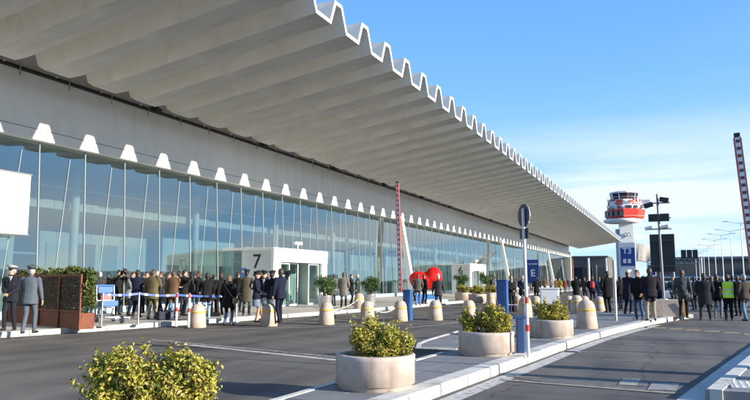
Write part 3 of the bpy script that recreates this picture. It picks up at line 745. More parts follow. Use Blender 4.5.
# corten trellis planters with ivy
def trellis(c0, c1, depth, label, hl, seed):
    c0 = Vector(c0); c1 = Vector(c1); L = (c1 - c0).length; rz = math.atan2(c1.y - c0.y, c1.x - c0.x)
    t = thing('trellis_planter', label, 'planter', c0, rz, 'rust-brown trellis planters')
    q = MB()
    bh = 0.46
    q.box((L / 2, 0.015, bh / 2), (L, 0.03, bh)); q.box((L / 2, depth - 0.015, bh / 2), (L, 0.03, bh))
    q.box((0.015, depth / 2, bh / 2), (0.03, depth - 0.06, bh)); q.box((L - 0.015, depth / 2, bh / 2), (0.03, depth - 0.06, bh)); q.build('trough', CORT, t, None, 0.006)
    q = MB(); q.box((L / 2, depth / 2, bh - 0.06), (L - 0.06, depth - 0.06, 0.03)); q.build('soil', SOIL, t)
    for x in (0.03, L / 2, L - 0.03):
        q = MB(); q.box((x, -0.02, 0.79), (0.07, 0.045, 1.58)); q.build('post', CORT, t, None, 0.005)
    for z in (1.55, 0.50):
        q = MB(); q.box((L / 2, -0.012, z), (L - 0.02, 0.03, 0.06)); q.build('rail', CORT, t)
    q = MB()
    n = int(L / 0.075)
    for i in range(1, n): q.box((L * i / n, 0.0, 1.02), (0.030, 0.008, 1.04))
    for i in range(1, 15): q.box((L / 2, 0.007, 0.5 + 1.05 * i / 15), (L - 0.06, 0.006, 0.030))
    mp_ = q.build('mesh_panel', mat('mesh_brown', (0.035, 0.018, 0.012), 0.7, 0.2, 0.3, 9), t); mp_['kind'] = 'stuff'
    rg = np.random.default_rng(seed); m = 3400
    P = np.stack([rg.uniform(0.03, L - 0.02, m), rg.uniform(0.06, depth - 0.02, m), 0.44 + (rg.uniform(0, 1, m) ** 0.8) * 1.12], 1)
    P[:, 2] += 0.10 * np.sin(P[:, 0] * 7) * (P[:, 2] > 1.2); P[:, 1] = np.maximum(P[:, 1], 0.09 - 0.12 * (rg.uniform(0, 1, m) < 0.10))
    O = np.tile(np.array([0.2, -0.5, 0.6]), (m, 1)) + rg.normal(0, .5, (m, 3))
    h = thing('ivy_hedge', hl, 'hedge', Vector(c0) + Vector((0, 0, 0.42)), rz, 'hedges in the trellis planters')
    P2, O2 = lobe_points(bush_lobes([((L * f, depth * (0.75 if i < 3 else 0.5), zz), (rr_, depth * 0.55, rz_), seed + i) for i, (f, zz, rr_, rz_) in enumerate(((0.2, 1.14, 0.30, 0.2), (0.55, 1.18, 0.34, 0.26), (0.9, 1.10, 0.30, 0.28), (1.02, 0.65, 0.16, 0.62)))]), 3200, seed)
    P2[:, 2] += 0.0
    Pa = np.concatenate([P - np.array([0, 0, 0.42]), P2]); Oa = np.concatenate([O, O2])
    link('foliage', leaves_mesh('foliage', Pa, Oa, 0.085, LEAFI, seed), h)
    q = MB()
    for i in range(14):
        x = random.uniform(0.08, L - 0.08); q.tube((x, depth * 0.5, 0), (x + random.uniform(-.1, .1), depth * random.uniform(.2, .7), 1.1), 0.010, 0.005, 5)
    q.build('stem', BARK, h)
ta = G(38, 325.5, PZ); tb = G(80, 329.5, PZ); u = (tb - ta)
trellis(ta, tb, 0.42, 'rust-brown trellis planter beside the luggage trolley', 'ivy hedge growing through the trellis beside the luggage trolley', 71)
trellis(ta - u * 1.04 + Vector((0, 0.2, 0)), ta - u * 0.04 + Vector((0, 0.2, 0)), 0.42, 'rust-brown trellis planter partly hidden behind the two officers', 'ivy hedge in the trellis behind the two officers', 72)

# ================================================================== bollards, chains, cabinets, posts
def bollard_mesh():
    q = MB()
    q.lathe([(0.275, 0), (0.285, 0.02), (0.262, 0.30), (0.240, 0.475)], n=24, cap=False)
    q.lathe([(0.240, 0.475), (0.249, 0.480), (0.244, 0.535), (0.232, 0.54)], n=24, mi=1, cap=False)
    q.lathe([(0.232, 0.54), (0.222, 0.62), (0.195, 0.69), (0.14, 0.745), (0.07, 0.772), (0.005, 0.778)], n=24, cap=False)
    return q
bodym = None
BPX = [(192.5, 328, 'white domed bollard at the red and white posts'),
       (265, 326.5, 'domed concrete bollard in front of the uniformed group'),
       (323, 325, 'domed concrete bollard in front of the metal pot at entrance 7'),
       (364.5, 323, 'domed concrete bollard where the chain begins, before the far metal pot'),
       (398, 321.5, 'domed concrete bollard tucked against the tall blue post'),
       (433.5, 320.5, 'domed concrete bollard in front of the man facing the red balloon'),
       (467.5, 320.5, 'domed concrete bollard behind the small dark bush'),
       (357, 312, 'small domed bollard by the men near the metal pots'),
       (524, 317.5, 'domed bollard behind the banded sign pole'),
       (517, 311, 'domed bollard at the feet of the two men in dark suits'),
       (535, 312, 'domed bollard between the sign pole and the white box'),
       (568.5, 311.5, 'domed bollard next to the white box, outer one of the cluster'),
       (576.5, 314, 'domed bollard in the middle of the cluster by the white box'),
       (584, 312, 'domed bollard peeking over the big bollard of the cluster'),
       (586, 329, 'big domed bollard with yellow band near the kerb of the island'),
       (599, 313, 'domed bollard nearest the person with the red backpack'),
       (490, 306, 'domed bollard among the planters before entrance 6'),
       (503, 305, 'domed bollard between the tall blue cabinet and entrance 6')]
B0 = None; BP = []
for i, (px, py, lb) in enumerate(BPX):
    z = PZ if (px > 470 and py > 313) else 0.0
    c = G(px, py, z); c.y += 0.25
    if c.x < -13.4 and c.y > 30: c.z = PZ
    t = thing('bollard', lb, 'bollard', c, random.uniform(0, 6), 'domed concrete bollards')
    if B0 is None:
        q = MB(); q.lathe([(0.275, 0), (0.287, 0.015), (0.262, 0.30), (0.240, 0.478)], n=24, cap=False)
        q.lathe([(0.238, 0.533), (0.224, 0.61), (0.197, 0.685), (0.145, 0.742), (0.075, 0.770), (0.005, 0.776)], n=24, cap=False); bm_ = q.mesh('body', BOLL)
        q = MB(); q.lathe([(0.236, 0.476), (0.250, 0.480), (0.246, 0.532), (0.232, 0.536)], n=24, cap=False); yb_ = q.mesh('band', YEL); B0 = 1
    s = 1.0
    if py in (329,): s = 1.08
    b_ = link('body', bm_, t); link('band', yb_, t); t.scale = (s, s, s)
    BP.append(c)
def chain(a, b, label):
    q = MB(); a = Vector(a) + Vector((0, 0, 0.5)); b = Vector(b) + Vector((0, 0, 0.5)); d = (b - a); u = d.normalized()
    a += u * 0.25; b -= u * 0.25; n = max(8, int((b - a).length / 0.07)); pts = []
    for i in range(n + 1):
        t = i / n; p = a.lerp(b, t); p.z -= 0.6 * t * (1 - t); pts.append(p)
    for i, (p, r) in enumerate(zip(pts[:-1], pts[1:])): q.tube(p - (r - p) * 0.15, r + (r - p) * 0.15, 0.020 if i % 2 else 0.013, None, 5)
    tag(q.build('chain', mat('chain_plastic', (0.62, 0.58, 0.50), 0.6)), label, 'chain', 'chains between bollards')
chain(BP[3], BP[4], 'pale chain hanging between the bollards left of the blue post')
chain(BP[3], BP[7], 'pale chain running back to the small bollard by the men')
chain(BP[2], BP[7], 'pale chain from the bollard at entrance 7 to the small bollard')

def boom(loc, tip, cab, label, armlabel, wdt=0.12, dirz=0.0):
    t = thing('barrier', label, 'barrier', loc, dirz, 'raised road barriers')
    w_, d_, h_ = cab
    q = MB(); q.box((0, 0, h_ / 2), (w_, d_, h_)); q.build('cabinet', BLUE, t, None, 0.015)
    q = MB(); q.box((0, 0, h_ + 0.02), (w_ + 0.03, d_ + 0.03, 0.04)); q.build('lid', BLUE, t, None, 0.01)
    q = MB(); q.box((0, -d_ / 2 - 0.004, h_ * 0.55), (w_ * 0.7, 0.012, h_ * 0.6)); q.build('service_door', BLUE, t, None, 0.004)
    return t
def boom_arm(t, base, tip, w, thick, perp, nseg, m_edge=REDW, m_in=WHITE, stripe=(0.10, 0.03, 0.03)):
    """arm made of white and red fields with red edge strips"""
    base = Vector(base); tip = Vector(tip); u = tip - base; L = u.length; u.normalize()
    n = Vector(perp); n = (n - u * n.dot(u)).normalized(); k = u.cross(n)
    M = Matrix((n, k, u)).transposed()
    q = MB(); q.box(base + u * L / 2, (w, thick, L), 0, 0, M); arm = q.build('arm', m_in, t)
    for s in (-1, 1):
        q = MB(); q.box(base + u * L / 2 + n * s * (w / 2), (w * 0.22, thick + 0.012, L), 0, 0, M); q.build('edge_strip', m_edge, arm)
    for i in range(nseg):
        q = MB(); q.box(base + u * L * (i + 0.5) / nseg, (w * 0.62, thick + 0.008, L / nseg * 0.42), 0, 0, M); q.build('stripe', mat('stripe_%d' % int(stripe[0] * 100), stripe, 0.5), arm)
    q = MB(); q.box(tip + u * 0.04, (w * 0.9, thick * 1.3, 0.06), 0, 0, M); q.build('end_cap', DARK, arm)
# barrier by the bollards: tall blue post and thin red and white boom
cb = G(408, 320.5, 0); 
t = boom(cb, None, (0.30, 0.30, 1.14), 'tall blue barrier post with thin red and white boom raised, among the bollards', '')
bt = AY(399, 184, cb.y) - cb; bs = AY(402, 292, cb.y) - cb
boom_arm(t, Vector((bs.x, -0.18, bs.z)), Vector((bt.x, -0.18, bt.z)), 0.11, 0.05, (1, 0, 0), 22, stripe=(0.42, 0.16, 0.14))
cb2 = G(503, 318.5, 0)
t2 = boom(cb2, None, (0.42, 0.36, 1.52), 'tall plain blue barrier cabinet beside the two men in dark suits', '')
q = MB(); q.tube((0.22, -0.05, 0.55), (1.25, -0.1, 0.55), 0.028); arm = q.build('arm', WHITE, t2)
for i in range(3):
    q = MB(); q.tube((0.34 + i * 0.34, -0.05 - i * 0.017, 0.55), (0.50 + i * 0.34, -0.06 - i * 0.017, 0.55), 0.032); q.build('stripe', RED, arm)
# right hand barrier, its cabinet just outside the picture
tipw = AY(737, 138, 11.35); mid = AY(750.5, 242, 11.35)
ud = (tipw - mid); bas = mid - ud * ((mid.z - 1.0) / ud.z)
cr_ = Vector((bas.x + 0.30, 11.35, PZ))
t3 = boom(cr_, None, (0.34, 0.36, 1.05), 'broad red-edged barrier boom raised at the corner pavement', '')
boom_arm(t3, Vector((bas.x - cr_.x, -0.02, bas.z - cr_.z)), Vector((tipw.x - cr_.x, -0.02, tipw.z - cr_.z)), 0.088, 0.05, (1, 0, 0), 24, stripe=(0.13, 0.06, 0.06))
q = MB(); q.box(((bas.x - cr_.x) / 2, -0.02, bas.z - cr_.z), (abs(bas.x - cr_.x) + 0.2, 0.12, 0.14)); q.build('pivot', DARK, t3)

# unseen column and two posts, added to cast shadow bands across the road
t = thing('ticket_machine', 'blue parking ticket column on the corner pavement', 'ticket machine', (4.3, 12.65, PZ))
q = MB(); q.box((0, 0, 0.85), (0.34, 0.34, 1.7)); q.build('body', BLUE, t, None, 0.02)
q = MB(); q.box((-0.175, 0, 1.3), (0.01, 0.24, 0.3)); q.build('screen', WGLASS, t)
q = MB(); q.box((0, 0, 1.76), (0.42, 0.42, 0.1)); q.build('hood', ALU, t, None, 0.01)
for i, yy in enumerate((15.95, 19.3)):
    t = thing('sign_post', ['white parking sign on the corner pavement beside the ticket column', 'white parking sign farther along the corner pavement'][i], 'sign', (5.2, yy, PZ))
    q = MB(); q.tube((0, 0, 0), (0, 0, 2.9), 0.05, None, 10); q.build('pole', STEEL, t)
    q = MB(); q.box((0, -0.06, 2.5), (0.5, 0.02, 0.7)); q.build('plate', WHITE, t)

# blue guide post
c = G(520.5, 353.5, PZ)
t = thing('guide_post', 'short dark blue post beside the banded sign pole', 'post', c, YAW)
DBLU = mat('guide_blue', (0.014, 0.045, 0.13), 0.45)
q = MB(); q.box((0, 0, 0.33), (0.13, 0.16, 0.66)); q.build('body', DBLU, t, None, 0.01)
q = MB(); q.box((0.0, 0, 0.69), (0.26, 0.18, 0.06)); q.build('cap', DBLU, t, None, 0.01)
q = MB(); q.box((0.095, 0, 0.34), (0.055, 0.10, 0.60)); q.build('side_fin', mat('blue_light', (0.07, 0.14, 0.28), 0.4), t, None, 0.006)

# round road sign seen from behind, on a banded pole
c = G(528.5, 358, PZ * 0.9); c.z = 0.02
t = thing('road_sign', 'round road sign seen from behind on a red-banded white pole', 'road sign', (c.x, c.y, PZ))
q = MB(); q.tube((0, 0, 0), (-0.03, 0, 2.75), 0.030, None, 12); q.build('pole', mat('pole_white', (0.60, 0.61, 0.62), 0.5, 0.2), t)
for z in (0.47, 0.98):
    q = MB(); q.tube((-0.005, 0, z), (-0.006, 0, z + 0.12), 0.034, None, 12); q.build('band', RED, t)
GREYB = mat('sign_back', (0.035, 0.04, 0.05), 0.55, 0.3, 0.1, 6)
M = Matrix.Rotation(R(-50), 3, 'Z') @ Matrix.Rotation(R(90), 3, 'X')
def disc(r, th, c, M, n=36):
    q = MB(); vs = []
    for zz in (-th / 2, th / 2):
        for i in range(n): vs.append(Vector(c) + M @ Vector((r * math.cos(2 * math.pi * i / n), r * math.sin(2 * math.pi * i / n), zz)))
    q.add(vs, [tuple(reversed(range(n))), tuple(range(n, 2 * n))]); q.add(vs, [(i, (i + 1) % n, n + (i + 1) % n, n + i) for i in range(n)])
    return q
def ring(r, rt, c, M, n=36):
    q = MB()
    P = [Vector(c) + M @ Vector((r * math.cos(2 * math.pi * i / n), r * math.sin(2 * math.pi * i / n), 0)) for i in range(n + 1)]
    q.path(P, rt, 6); return q
dcen = (-0.03, 0.05, 2.62)
d_ = disc(0.225, 0.006, dcen, M).build('disc', GREYB, t)
ring(0.225, 0.010, dcen, M).build('rim', mat('sign_rim', (0.35, 0.37, 0.4), 0.5, 0.4), d_)
q = MB(); q.box(Vector(dcen) + M @ Vector((0, 0, -0.02)), (0.40, 0.03, 0.02), 0, 0, M); q.box(Vector(dcen) + M @ Vector((0, -0.13, -0.02)), (0.32, 0.03, 0.02), 0, 0, M); q.build('clamp_rail', STEEL, d_)
q = MB(); q.box((-0.03, 0.05, 2.28), (0.34, 0.20, 0.008), 0, 0, M); q.build('lower_plate', GREYB, t)

# plain grey post near the kerb
c = G(616, 320.5, PZ)
t = thing('post', 'slim plain grey metal post near the island kerb', 'post', c)
q = MB(); q.tube((0, 0, 0), (0, 0, 2.05), 0.055, None, 14); q.build('tube', STEEL, t)
q = MB(); q.lathe([(0.06, 0), (0.062, 0.05), (0.03, 0.075), (0.004, 0.08)], (0, 0, 2.04), 14); q.build('cap', ALU, t)
q = MB(); q.lathe([(0.062, 0), (0.062, 0.05)], (0, 0, 1.1), 14); q.build('collar', STEEL, t)

# white cabinet
c = G(549, 313, PZ); 
t = thing('utility_cabinet', 'plain white box cabinet behind the ragged shrub', 'cabinet', (c.x, c.y + 0.3, PZ), R(8))
q = MB(); q.box((0, 0, 0.52), (0.80, 0.55, 1.00)); q.build('body', WHITE, t, None, 0.012)
q = MB(); q.box((0, 0, 1.045), (0.86, 0.61, 0.05)); q.build('lid', WHITE, t, None, 0.01)
q = MB(); q.box((0, 0, 0.03), (0.74, 0.50, 0.06)); q.build('plinth', KERBG, t)
q = MB(); q.box((0.0, -0.28, 0.52), (0.70, 0.012, 0.86)); q.build('door', WHITE, t, None, 0.004)

# tape posts, tape and red-white posts
TAPE = mat('tape_blue', (0.05, 0.10, 0.34), 0.5, 0, 0.3, 3)
posts = []
for i, (px, py, kind) in enumerate(((101, 326.5, 0), (138, 324.5, 0), (176, 327.5, 1), (188.5, 328.5, 1), (236, 322, 0))):
    c = G(px, py, PZ if i < 2 else 0.0)
    if kind == 0:
        t = thing('tape_post', ['slim steel tape post next to the trellis planter', 'slim steel tape post next to the olive jacket', '', '', 'slim steel tape post behind the woman with the tan bag'][i], 'post', c, 0, 'steel tape posts')
        q = MB(); q.tube((0, 0, 0.01), (0.02 if i == 0 else 0, 0, 1.02), 0.03, None, 10); q.build('tube', ALU, t)
        q = MB(); q.lathe([(0.13, 0), (0.13, 0.012), (0.05, 0.03)], (0, 0, 0), 16); q.build('foot', ALU, t)
    else:
        t = thing('striped_post', ['red and white post standing beside the domed bollard, on the trolley side', 'red and white post standing right in front of the domed bollard'][i - 2], 'post', c, 0, 'red and white posts')
        q = MB(); q.tube((0, 0, 0), (0, 0, 1.12), 0.035, None, 12); q.build('tube', WHITE, t)
        for z in (0.52, 0.98):
            q = MB(); q.tube((0, 0, z), (0, 0, z + 0.13), 0.038, None, 12); q.build('band', RED, t)
        q = MB(); q.lathe([(0.14, 0), (0.13, 0.02), (0.05, 0.04)], (0, 0, 0), 16); q.build('foot', RUB, t)
    posts.append(c)
def tape(a, b, za, zb_, label):
    q = MB(); a = Vector((a.x, a.y, za)); b = Vector((b.x, b.y, zb_)); n = 14; v = []
    for i in range(n + 1):
        t = i / n; p = a.lerp(b, t); p.z -= 0.16 * t * (1 - t); tw = 0.4 * math.sin(t * 9)
        v += [p + Vector((0.003, math.sin(tw) * 0.02, 0.028)), p - Vector((-0.003, math.sin(tw) * 0.02, 0.028)),
              p + Vector((-0.003, math.sin(tw) * 0.02 + .004, 0.035)), p + Vector((-0.003, -math.sin(tw) * 0.02 + .004, -0.035))]
    for i in range(n):
        o = i * 4; mi = i % 4 == 2
        q.add([v[o], v[o + 1], v[o + 5], v[o + 4]], [(0, 1, 2, 3)], int(mi)); q.add([v[o + 2], v[o + 3], v[o + 7], v[o + 6]], [(3, 2, 1, 0)], int(mi))
    tag(q.build('barrier_tape', [TAPE, WHITE]), label, 'tape', 'blue and white barrier tapes')
P0 = ta + Vector((-0.2, 0.2, 0))
tape(posts[0], posts[1], PZ + 0.98, PZ + 0.98, 'blue and white tape across the luggage trolley')
tape(posts[1], posts[2], PZ + 0.98, 1.06, 'blue and white tape in front of the olive jacket')
tape(posts[2], posts[4], 1.06, 0.98, 'blue and white tape leading to the woman with the tan bag')

# luggage trolley
c = G(113, 322.5, PZ)
t = thing('luggage_trolley', 'blue airport luggage trolley with a red and white panel behind the tape', 'trolley', c, R(-18))
t.scale = (1.2, 1.2, 1.2)
TB = mat('trolley_blue', (0.03, 0.12, 0.42), 0.4)
q = MB()
for s in (-0.26, 0.26):
    q.tube((-0.45, s, 0.16), (0.50, s * 0.8, 0.12), 0.018, None, 8); q.tube((-0.45, s, 0.16), (-0.52, s, 1.0), 0.018, None, 8)
for x in (-0.4, -0.1, 0.2, 0.48): q.tube((x, -0.24, 0.15), (x, 0.24, 0.15), 0.014, None, 6)
for z in (0.4, 0.6): q.tube((-0.47, -0.26, z), (-0.47, 0.26, z), 0.012, None, 6)
q.build('frame', ALU, t)
q = MB(); q.tube((-0.56, -0.29, 1.02), (-0.56, 0.29, 1.02), 0.025, None, 8); q.build('handle', TB, t)
q = MB(); q.box((-0.50, 0, 0.90), (0.03, 0.44, 0.18)); pn = q.build('panel', TB, t, None, 0.01)
q = MB(); q.box((-0.485, 0.02, 0.64), (0.02, 0.30, 0.20)); q.build('advert', mat('advert_red', (0.5, 0.10, 0.10), 0.5, 0, 0.4, 30), pn)
q = MB(); q.box((-0.32, 0, 0.52), (0.26, 0.48, 0.16)); q.build('basket', TB, t, None, 0.02)
for x, yy, r in ((-0.46, -0.25, 0.10), (-0.46, 0.25, 0.10), (0.48, 0.0, 0.10)):
    q = disc(r, 0.045, (x, yy, r), Matrix.Rotation(R(90), 3, 'X'), 18); w_ = q.build('wheel', RUB, t)
    disc(r * 0.72, 0.052, (x, yy, r), Matrix.Rotation(R(90), 3, 'X'), 14).build('hub', mat('hub_blue', (0.10, 0.28, 0.6), 0.4), w_)

# red inflatable on its blue stand
c = G(427, 303, PZ)
t = thing('balloon_display', 'big glossy red double-lobed balloon on a low blue stand', 'balloon', (c.x, c.y, PZ), YAW)
BAL = mat('balloon_red', (0.62, 0.012, 0.008), 0.22, 0, 0.05, 2)
dp = (c - cam.location).length; k_ = dp / F_PX
bmx = bmesh.new()
q = MB(); q.ell((-6.5 * k_, 0, 22.0 * k_), (11.5 * k_, 8 * k_, 8.8 * k_), 24, 16, 0, Matrix.Rotation(R(20), 3, 'Y')); q.ell((6.0 * k_, 0, 24 * k_), (9.5 * k_, 8 * k_, 11.5 * k_), 24, 16, 0, Matrix.Rotation(R(14), 3, 'Y')); q.ell((0, 0, 21 * k_), (9 * k_, 7.5 * k_, 8.6 * k_), 24, 16)
bo_ = q.build('balloon', BAL, t); rm_ = bo_.modifiers.new('r', 'REMESH'); rm_.mode = 'VOXEL'; rm_.voxel_size = 0.05; sm_ = bo_.modifiers.new('s', 'SMOOTH'); sm_.factor = 0.5; sm_.iterations = 12; rm_.use_smooth_shade = True
q = MB(); q.box((3 * k_, 0.2, 5 * k_), (24 * k_, 0.7, 7 * k_)); q.build('stand', mat('stand_blue', (0.05, 0.20, 0.48), 0.5), t, None, 0.02)
q = MB(); q.box((9 * k_, 0.1, 1.5 * k_), (22 * k_, 0.9, 4 * k_)); q.build('plinth', WHITE, t, None, 0.02)

# blue sign "E" on two legs
c = G(533.5, 300, 0); c = AY(533.5, 290, 52); c.z = 0
t = thing('direction_sign', 'tall dark blue sign with a white letter E', 'sign', c)
k_ = 52 / F_PX / math.cos(YAW) * math.cos(YAW)
q = MB(); q.box((0, 0, 2.2), (0.86, 0.12, 1.75)); q.build('board', SBLUE, t, None, 0.01)
for s in (-0.3, 0.3):
    q = MB(); q.tube((s, 0, 0), (s, 0, 1.34), 0.04, None, 8); q.build('leg', STEEL, t)
lettering('E', 0.72, WHITE, t, (0, -0.07, 2.05), (R(90), 0, 0), 0.01)
q = MB(); 
for i in range(6): q.box((-0.28 + i * 0.112, -0.066, 2.75), (0.07, 0.01, 0.12))
q.build('small_print', mat('print_white', (0.6, 0.62, 0.66), 0.5), t)

# ================================================================== mast, far things
c = G(666, 317, PZ)
bl = thing('concrete_block', 'big pale concrete block at the foot of the camera mast', 'block', (c.x + 0.15, c.y + 0.35, PZ), R(6))
q = MB(); q.add([(-0.68, -0.4, 0), (0.62, -0.4, 0), (0.62, 0.4, 0), (-0.68, 0.4, 0), (-0.60, -0.34, 0.66), (0.56, -0.34, 0.66), (0.56, 0.34, 0.66), (-0.60, 0.34, 0.66)],
      [(3, 2, 1, 0), (4, 5, 6, 7), (0, 1, 5, 4), (1, 2, 6, 5), (2, 3, 7, 6), (3, 0, 4, 7)]); q.build('block', STONE, bl, None, 0.025)
q = MB(); q.box((0.50, -0.415, 0.34), (0.10, 0.03, 0.6)); q.build('edge_mark', YEL, bl)
mast = thing('camera_mast', 'steel mast with cameras, floodlights and two dark boards', 'mast', (c.x - 0.05, c.y + 0.35, PZ + 0.66))
mz = PZ + 0.66; k_ = (c.y + 0.35) / (F_PX * math.cos(YAW)) * math.cos(YAW)
def mzp(y, x=660): return AY(x, y, c.y + 0.35).z - mz
q = MB(); q.tube((0, 0, 0), (-0.06, 0, mzp(194)), 0.055, 0.045, 12); q.build('pole', mat('mast_steel', (0.20, 0.21, 0.22), 0.5, 0.5), mast)
q = MB(); q.lathe([(0.16, 0), (0.16, 0.02), (0.08, 0.05)], (0, 0, 0), 12); q.build('base_plate', STEEL, mast)
bx0 = AY(650, 250, c.y + 0.35).x - mast.location.x; bx1 = AY(675, 250, c.y + 0.35).x - mast.location.x
BOARD = mat('board_dark', (0.012, 0.020, 0.022), 0.5, 0.1, 0.15, 3)
xm = -0.01
for x0, x1 in ((bx0, xm - 0.012), (xm + 0.012, bx1)):
    q = MB(); q.box(((x0 + x1) / 2, 0.12, (mzp(234) + mzp(272)) / 2), (x1 - x0, 0.05, mzp(234) - mzp(272))); bo = q.build('board', BOARD, mast, None, 0.01)
    q = MB()
    for z in (mzp(240), mzp(266)): q.box(((x0 + x1) / 2, 0.085, z), (x1 - x0, 0.02, 0.05))
    q.build('batten', mat('batten', (0.04, 0.05, 0.055), 0.5), bo)
for yy in (203, 218, 229):
    q = MB(); q.tube((-0.42, 0, mzp(yy)), (0.40, 0, mzp(yy)), 0.028, None, 8); q.build('crossbar', STEEL, mast)
def m_at(px, py): v = AY(px, py, c.y + 0.35); return Vector((v.x - mast.location.x, 0, v.z - mz))
for px, py, rr in ((648.5, 205.5, -16), (664, 200, 10)):
    q = MB(); q.box(m_at(px, py) + Vector((0, -0.1, 0)), (0.34, 0.30, 0.17), 0, 0, Matrix.Rotation(R(rr), 3, 'Y')); q.build('camera_housing', DARK, mast, None, 0.02)
for px, py in ((653, 218), (664.5, 217.5)):
    q = MB(); q.box(m_at(px, py) + Vector((0, -0.05, 0)), (0.34, 0.12, 0.30)); q.build('floodlight', DARK, mast, None, 0.01)
for px, py, rr in ((648.5, 228.5, -10), (664.5, 227, 25)):
    q = MB(); q.tube(m_at(px, py) + Vector((-0.12, -0.1, -0.02)), m_at(px, py) + Vector((0.12, -0.05, 0.03)), 0.07, 0.07, 10); q.build('cctv_camera', ALU, mast)

# blue and white totem signs
def totem(px, py, Y, w, h, label, txt):
    v = AY(px, py, Y); t = thing('totem_sign', label, 'sign', (v.x, Y, 0), 0, 'blue and white totem signs')
    q = MB(); q.box((0, 0, h / 2), (w, 0.3, h)); q.build('body', WHITE, t, None, 0.02)
    q = MB(); q.box((0.03 * w, -0.17, h - 0.16 * h - w * 0.35), (w * 0.84, 0.05, w * 1.15)); bo = q.build('board', SBLUE, t)
    if txt:
        lettering(txt, w * 0.5, WHITE, t, (0, -0.2, h - 0.16 * h + w * 0.0), (R(90), 0, 0), 0.01)
        q = MB()
        for s in (-0.16, 0.12): q.box((s * w, -0.2, h - 0.16 * h - w * 0.62), (w * 0.18, 0.012, w * 0.26))
        q.build('symbol', WHITE, bo)
totem(627.5, 260, 62, 1.35, 4.75, 'tall white and blue totem sign reading T3', 'T3')
totem(651.5, 270, 85, 0.95, 3.6, 'small blue and white totem behind the T3 sign', None)

# end building and tensile canopy of the neighbouring terminal
nb = thing('neighbour_terminal', 'low dark building block beyond the end of the canopy', 'building', (-24, 186, 0))
q = MB(); q.box((0, 8, 3.6), (18, 16, 7.2)); q.build('wall', mat('neighbour_wall', (0.12, 0.11, 0.10), 0.7, 0, 0.3, 0.5), nb)
for i in range(5):
    q = MB(); q.tube((-8 + i * 4.2, -3 - (i % 2), 0), (-8 + i * 4.2, -3 - (i % 2), 7.1), 0.28, None, 10); q.build('column', [OFFW, STEEL, CORT][i % 3], nb)
for i in range(6):
    q = MB(); q.box((-7.2 + i * 2.9, -0.05, 2.6), (2.2, 0.12, 4.4)); w_ = q.build('window', WGLASS, nb)
    q = MB(); q.box((-7.2 + i * 2.9 - 1.2, -0.1, 2.8), (0.16, 0.2, 5.2)); q.build('pier', [OFFW, CORT][i % 3 == 1], nb)
q = MB(); q.box((0, 8.2, 7.5), (18, 17, 0.6)); q.build('roof', mat('nb_roof', (0.09, 0.085, 0.08), 0.8), nb)
ev = AY(643, 254, 150)
tc_ = thing('tensile_canopy', 'beige swept canopy roof behind the T3 sign', 'canopy', (ev.x, 150, 0))
q = MB(); nu_, nv_ = 10, 8; vs = []
for j in range(nv_ + 1):
    for i in range(nu_ + 1):
        u_, v_ = i / nu_, j / nv_
        x = -3.0 + 7.4 * u_; yy = -6 + 14 * v_
        crest = 9.6 - 1.4 * u_ ** 1.5 - 2.6 * max(0, u_ - 0.45)
        z = 5.4 + (crest - 5.4) * (v_ ** 0.7) - 0.35 * math.sin(math.pi * u_ * 3) ** 2 * (1 - v_)
        vs.append(Vector((x, yy, z)))
m_ = nu_ + 1; sh = Vector((0, 0, -0.12)); nall = len(vs)
fs = [(j * m_ + i, j * m_ + i + 1, j * m_ + m_ + i + 1, j * m_ + m_ + i) for j in range(nv_) for i in range(nu_)]
q.add(vs, fs); q.add([v + sh for v in vs], [tuple(reversed(f)) for f in fs])
q.add(vs[:m_] + [v + sh for v in vs[:m_]], [(m_ + i, m_ + i + 1, i + 1, i) for i in range(nu_)])
q.build('roof', mat('canopy_beige', (0.42, 0.38, 0.30), 0.8, 0, 0.1, 1), tc_)
for x in (-2.4, 3.2):
    for yy in (-4, 6):
        q = MB(); q.tube((x, yy, 0), (x, yy, 5.9 if yy < 0 else 7.0), 0.16, None, 8); q.build('column', STEEL, tc_)

# control tower
TY = 420; tv = AY(625.5, 230, TY); tw = thing('control_tower', 'white airport control tower with red bands and a dark glass cab', 'tower', (tv.x, TY, 0))
def tz(y): return AY(625, y, TY).z
def hexp(r, z0, z1, r1=None, n=8, mi=0, rot=0.2): return [(r, z0), (r1 or r, z1)]
q = MB(); q.box((0.2, 0, tz(222) / 2), (7.2, 7.2, tz(222)), 0, R(8)); q.build('shaft', WHITE, tw)
q = MB(); q.box((-4.6, 1, tz(229) / 2), (2.0, 3.0, tz(229)), 0, R(8)); q.build('stair_shaft', mat('tower_grey', (0.45, 0.46, 0.48), 0.7), tw)
TRED = mat('tower_red', (0.72, 0.05, 0.03), 0.5, 0, 0.05, 0.2)
q = MB(); q.lathe([(9.4, tz(223)), (10.6, tz(221.5)), (10.6, tz(219.5)), (9.0, tz(219))], (-1.5, 0, 0), 8); q.build('lower_ring', WHITE, tw)
q = MB(); q.lathe([(10.4, tz(219)), (11.2, tz(211)), (10.4, tz(210))], (0, 0, 0), 8, 0, False); q.build('red_pod', TRED, tw)
for i in range(5):
    q = MB(); a_ = R(200 + i * 16); q.box((10.75 * math.cos(a_), 10.75 * math.sin(a_), (tz(217.5) + tz(212)) / 2), (1.2, 2.0, tz(212) - tz(217.5)), 0, a_); q.build('pod_window', WGLASS, tw)
q = MB(); q.lathe([(8.8, tz(210)), (9.2, tz(206))], (0, 0, 0), 12, 0, False); q.build('white_drum', WHITE, tw)
q = MB(); q.lathe([(8.9, tz(206)), (9.0, tz(200.5))], (0, 0, 0), 12, 0, False); q.build('upper_drum', WHITE, tw)
